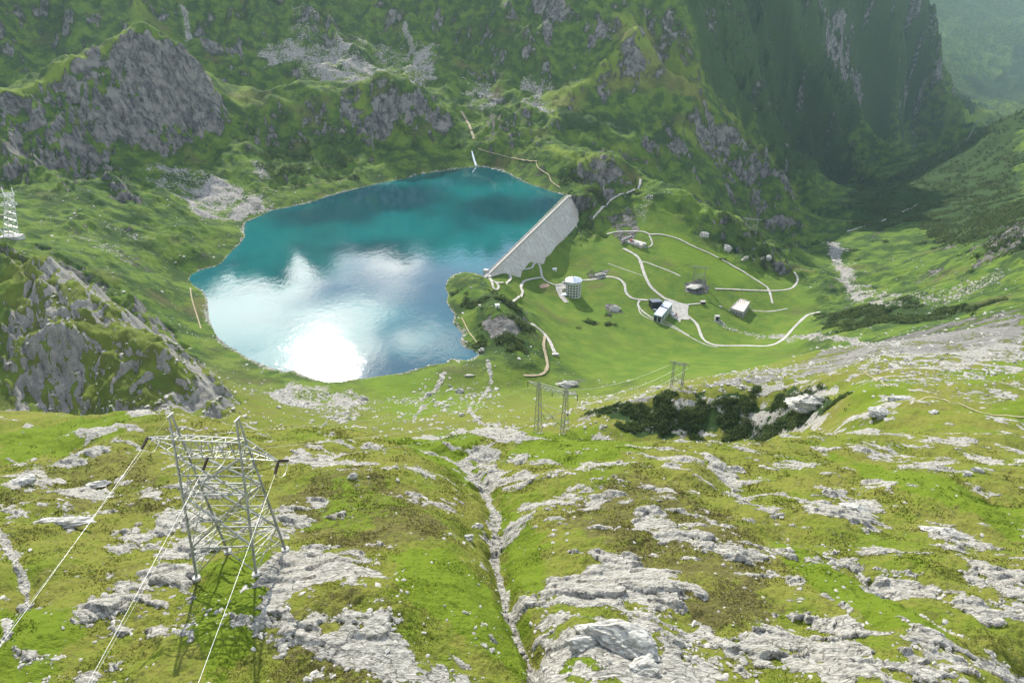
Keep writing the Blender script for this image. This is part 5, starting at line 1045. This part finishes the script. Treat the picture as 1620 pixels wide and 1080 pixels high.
for a in [
 (95,826,9.5,2.6,1.5,.05,101,'long flat white boulder slab on the turf left of the large pylon'), (985,1012,9.0,5.0,3.6,-.25,102,'biggest pale layered block above the patch of green turf at the bottom edge'), (917,1022,3.2,1.8,1.5,.2,103,'rounded boulder beside the stream just left of the biggest layered block'),
 (1022,1056,3.4,2.4,1.9,.5,104,'angular boulder leaning against the foot of the biggest layered block'), (558,754,1.9,1.5,1.4,.4,105,'single dark boulder alone on the turf above the olive hump'), (757,834,2.2,1.6,1.6,.9,106,'dark boulder on the left lip of the stream gully, the upper of two'), (741,854,2.6,1.5,1.5,.3,107,'dark boulder on the left lip of the stream gully, the lower of two'),
 (1350,804,4.6,2.8,1.5,-.35,108,'tilted pale slab at the top of the diagonal rock band on the right'), (1500,846,8.5,3.6,2.0,-.4,109,'long ribbed pale slab above the bright green strip on the right'), (1531,751,2.2,1.6,1.3,.2,110,'white boulder on the right hillside, the left one of a touching pair'), (1546,745,2.6,1.4,1.3,-.5,111,'white boulder on the right hillside, the right one of a touching pair'),
 (1386,655,8.0,5.0,3.8,.2,112,'stacked grey rock pile just right of the shaded bank'), (1287,642,25,13,9,-.15,113,'large mossy rock knob with a pale top above the shaded bank','outcrop','rock_outcrop'), (760,556,7.5,6,5,.3,114,'round boulder standing in the lake beside the inflow'), (1422,632,11,4,1.6,.05,115,'flat pale rock table on the turf right of the stacked rock pile'),
 (1478,653,3.4,2.6,2.2,.2,116,'small pale boulder by the thin path on the right hillside'), (727,620,6.0,5,4,.4,117,'pale boulder on the grass between the two gravel rills'), (676,625,5.5,4.5,3.6,.8,118,'grey boulder at the foot of the left gravel rill'), (742,594,9,3.5,2.2,0,119,'flat grey boulder on the grass right under the lake outlet'),
 (730,657,4.6,3.4,2.8,.1,120,'pale boulder just above the rock rim by the gravel rill'), (575,632,8,6,4.6,.5,121,'largest block of the pale boulder field below the near shore'), (1112,374,17,10,8,.3,122,'big pale crag at the upper left end of the rocky knob','outcrop','rock_outcrop'), (1151,395,17,12,11,.8,123,'rounded pale crag in the middle of the rocky knob','outcrop','rock_outcrop'),
 (1178,411,10,8,8,.2,124,'small pale crag at the foot of the rocky knob','outcrop','rock_outcrop'), (1216,411,15,9,10,1.2,125,'steep pale crag at the right end of the rocky knob','outcrop','rock_outcrop'), (1098,456,22,12,7,.1,126,'pale rock hump beside the faint pylon on the meadow','outcrop','rock_outcrop'), (972,490,13,9,6,.4,127,'small rock hump with a dark bush on the meadow right of the round hotel','outcrop','rock_outcrop'),
 (950,436,15,9,6,.3,128,'grey rock hump directly above the winding road','outcrop','rock_outcrop'), (896,449,12,8,5,-.2,129,'dark rock hump behind the round hotel','outcrop','rock_outcrop'), (155,768,4.5,2.2,1.4,.3,130,'grey slab by the dry rill left of the large pylon'), (38,764,6.0,3.2,2.2,.1,131,'dark layered boulder near the left edge of the foreground'), (1140,486,5,4,3,.3,132,'pale rock beside the dark little hut'), (900,610,15,9,6,.1,133,'brown grassy rock hump on the grass behind the portal pylon','outcrop','rock_outcrop')]:
    boulder(*a)
# -- air
bpy.ops.mesh.primitive_cube_add(size=1); hz_ = bpy.context.object; hz_.name = 'haze'; hz_['kind'] = 'stuff'
hz_.scale = (26000, 13500, 3400); hz_.location = (1000, 5600, 3400/2-1250)
hm = bpy.data.materials.new('haze_air'); hm.use_nodes = True; t_ = hm.node_tree; t_.nodes.remove(t_.nodes['Principled BSDF']); pv = t_.nodes.new('ShaderNodeVolumePrincipled')
pv.inputs['Color'].default_value = (.30, .44, .47, 1); pv.inputs['Density'].default_value = HAZE; pv.inputs['Anisotropy'].default_value = .15; t_.links.new(pv.outputs[0], t_.nodes['Material Output'].inputs['Volume']); hz_.data.materials.append(hm)

# ------------------------------------------------------------------ camera, sun, sky
CLOUDS = [(-1.0,1.98,.26,1.15), (-.84,2.35,.24,1.15), (-.65,2.65,.24,1.15), (-.46,2.95,.26,1.15), (-.33,3.3,.3,1), (-.78,2.2,.18,.9), (-.51,1.97,.16,1), (-.55,1.72,.20,1), (-.68,1.66,.14,1), (.06,3.25,.4,.75), (-.05,2.65,.30,.5), (-.37,2.16,.2,.45), (-.28,1.84,.2,.5), (-.49,2.38,.2,.6)]
cam = bpy.data.cameras.new('camera'); co = bpy.data.objects.new('camera', cam); C.objects.link(co); co.location = (0, 0, CAMZ); co.rotation_euler = (R(90-PITCH), 0, 0)
cam.sensor_width = 36; cam.lens = F/1620*36; cam.clip_end = 40000; cam.clip_start = 1; bpy.context.scene.camera = co
SEL, SAZ = 30.5, -17.0
SUN = (math.sin(R(SAZ))*math.cos(R(SEL)), math.cos(R(SAZ))*math.cos(R(SEL)), math.sin(R(SEL)))
l = bpy.data.lights.new('sun', 'SUN'); l.energy = 4.8; l.angle = R(.5); l.color = (1, .94, .83)
so = bpy.data.objects.new('sun', l); C.objects.link(so); so.rotation_euler = (R(90-SEL), 0, R(180-SAZ)); so.location = (0, 0, 900)
W_ = bpy.data.worlds.new('World'); bpy.context.scene.world = W_; W_.use_nodes = True
class WT(NT):
    def __init__(s): s.t = W_.node_tree
k = WT()
sky = k.n('ShaderNodeTexSky', sky_type='NISHITA', sun_disc=False); sky.sun_elevation = R(SEL); sky.sun_rotation = R(SAZ); sky.altitude = 2200; sky.dust_density = .5
g = k.n('ShaderNodeTexCoord').outputs['Generated']
sx = k.n('ShaderNodeSeparateXYZ'); k.set(sx.inputs[0], g)
zz = k.math('MAXIMUM', sx.outputs[2], .06)
cx = k.math('DIVIDE', sx.outputs[0], zz); cy = k.math('DIVIDE', sx.outputs[1], zz)
cb = k.n('ShaderNodeCombineXYZ'); k.set(cb.inputs[0], cx); k.set(cb.inputs[1], cy); cb.inputs[2].default_value = CLOUD_SEED
c1 = k.noise(cb.outputs[0], 2.2, 9, .58, .3); c0 = k.noise(cb.outputs[0], .45, 4, .5)
far_ = k.math('MULTIPLY', k.mapr(cy, .3, 1.35, 1, .0), k.mapr(c0, .34, .55)) # broken cloud overhead and behind
cov = far_
for bx, by, br, bw in CLOUDS:                          # cumulus banks over the far end of the valley
    d = k.n('ShaderNodeVectorMath', operation='DISTANCE'); k.set(d.inputs[0], cb.outputs[0]); d.inputs[1].default_value = (bx, by, CLOUD_SEED)
    cov = k.math('MAXIMUM', cov, k.math('MULTIPLY', k.math('EXPONENT', k.math('MULTIPLY', k.math('POWER', k.math('DIVIDE', d.outputs['Value'], br), 2), -1)), bw))
cl = k.mapr(k.math('ADD', k.math('MULTIPLY', cov, .62), k.math('MULTIPLY_ADD', c1, 1.1, -.53)), .20, .42)
dt = k.n('ShaderNodeVectorMath', operation='DOT_PRODUCT'); k.set(dt.inputs[0], g); dt.inputs[1].default_value = SUN
glow = k.math('POWER', k.math('MAXIMUM', dt.outputs['Value'], 0), 18)
lum = k.math('MULTIPLY_ADD', glow, 7.0, k.math('MULTIPLY_ADD', c1, 16.0, k.math('MULTIPLY_ADD', far_, -1.0, 2.2)))
vm = k.n('ShaderNodeVectorMath', operation='SCALE'); vm.inputs[0].default_value = (1, 1.0, 1.02); k.set(vm.inputs['Scale'], lum)
colr = k.mix(cl, sky.outputs[0], vm.outputs[0])
bg = W_.node_tree.nodes['Background']; k.set(bg.inputs[0], colr); bg.inputs[1].default_value = .15
vs = bpy.context.scene.view_settings; vs.view_transform = 'Standard'; vs.look = 'None'; vs.exposure = 1.2; vs.gamma = 1
bpy.context.scene.cycles.max_bounces = 5; bpy.context.scene.cycles.diffuse_bounces = 2; bpy.context.scene.cycles.caustics_reflective = False
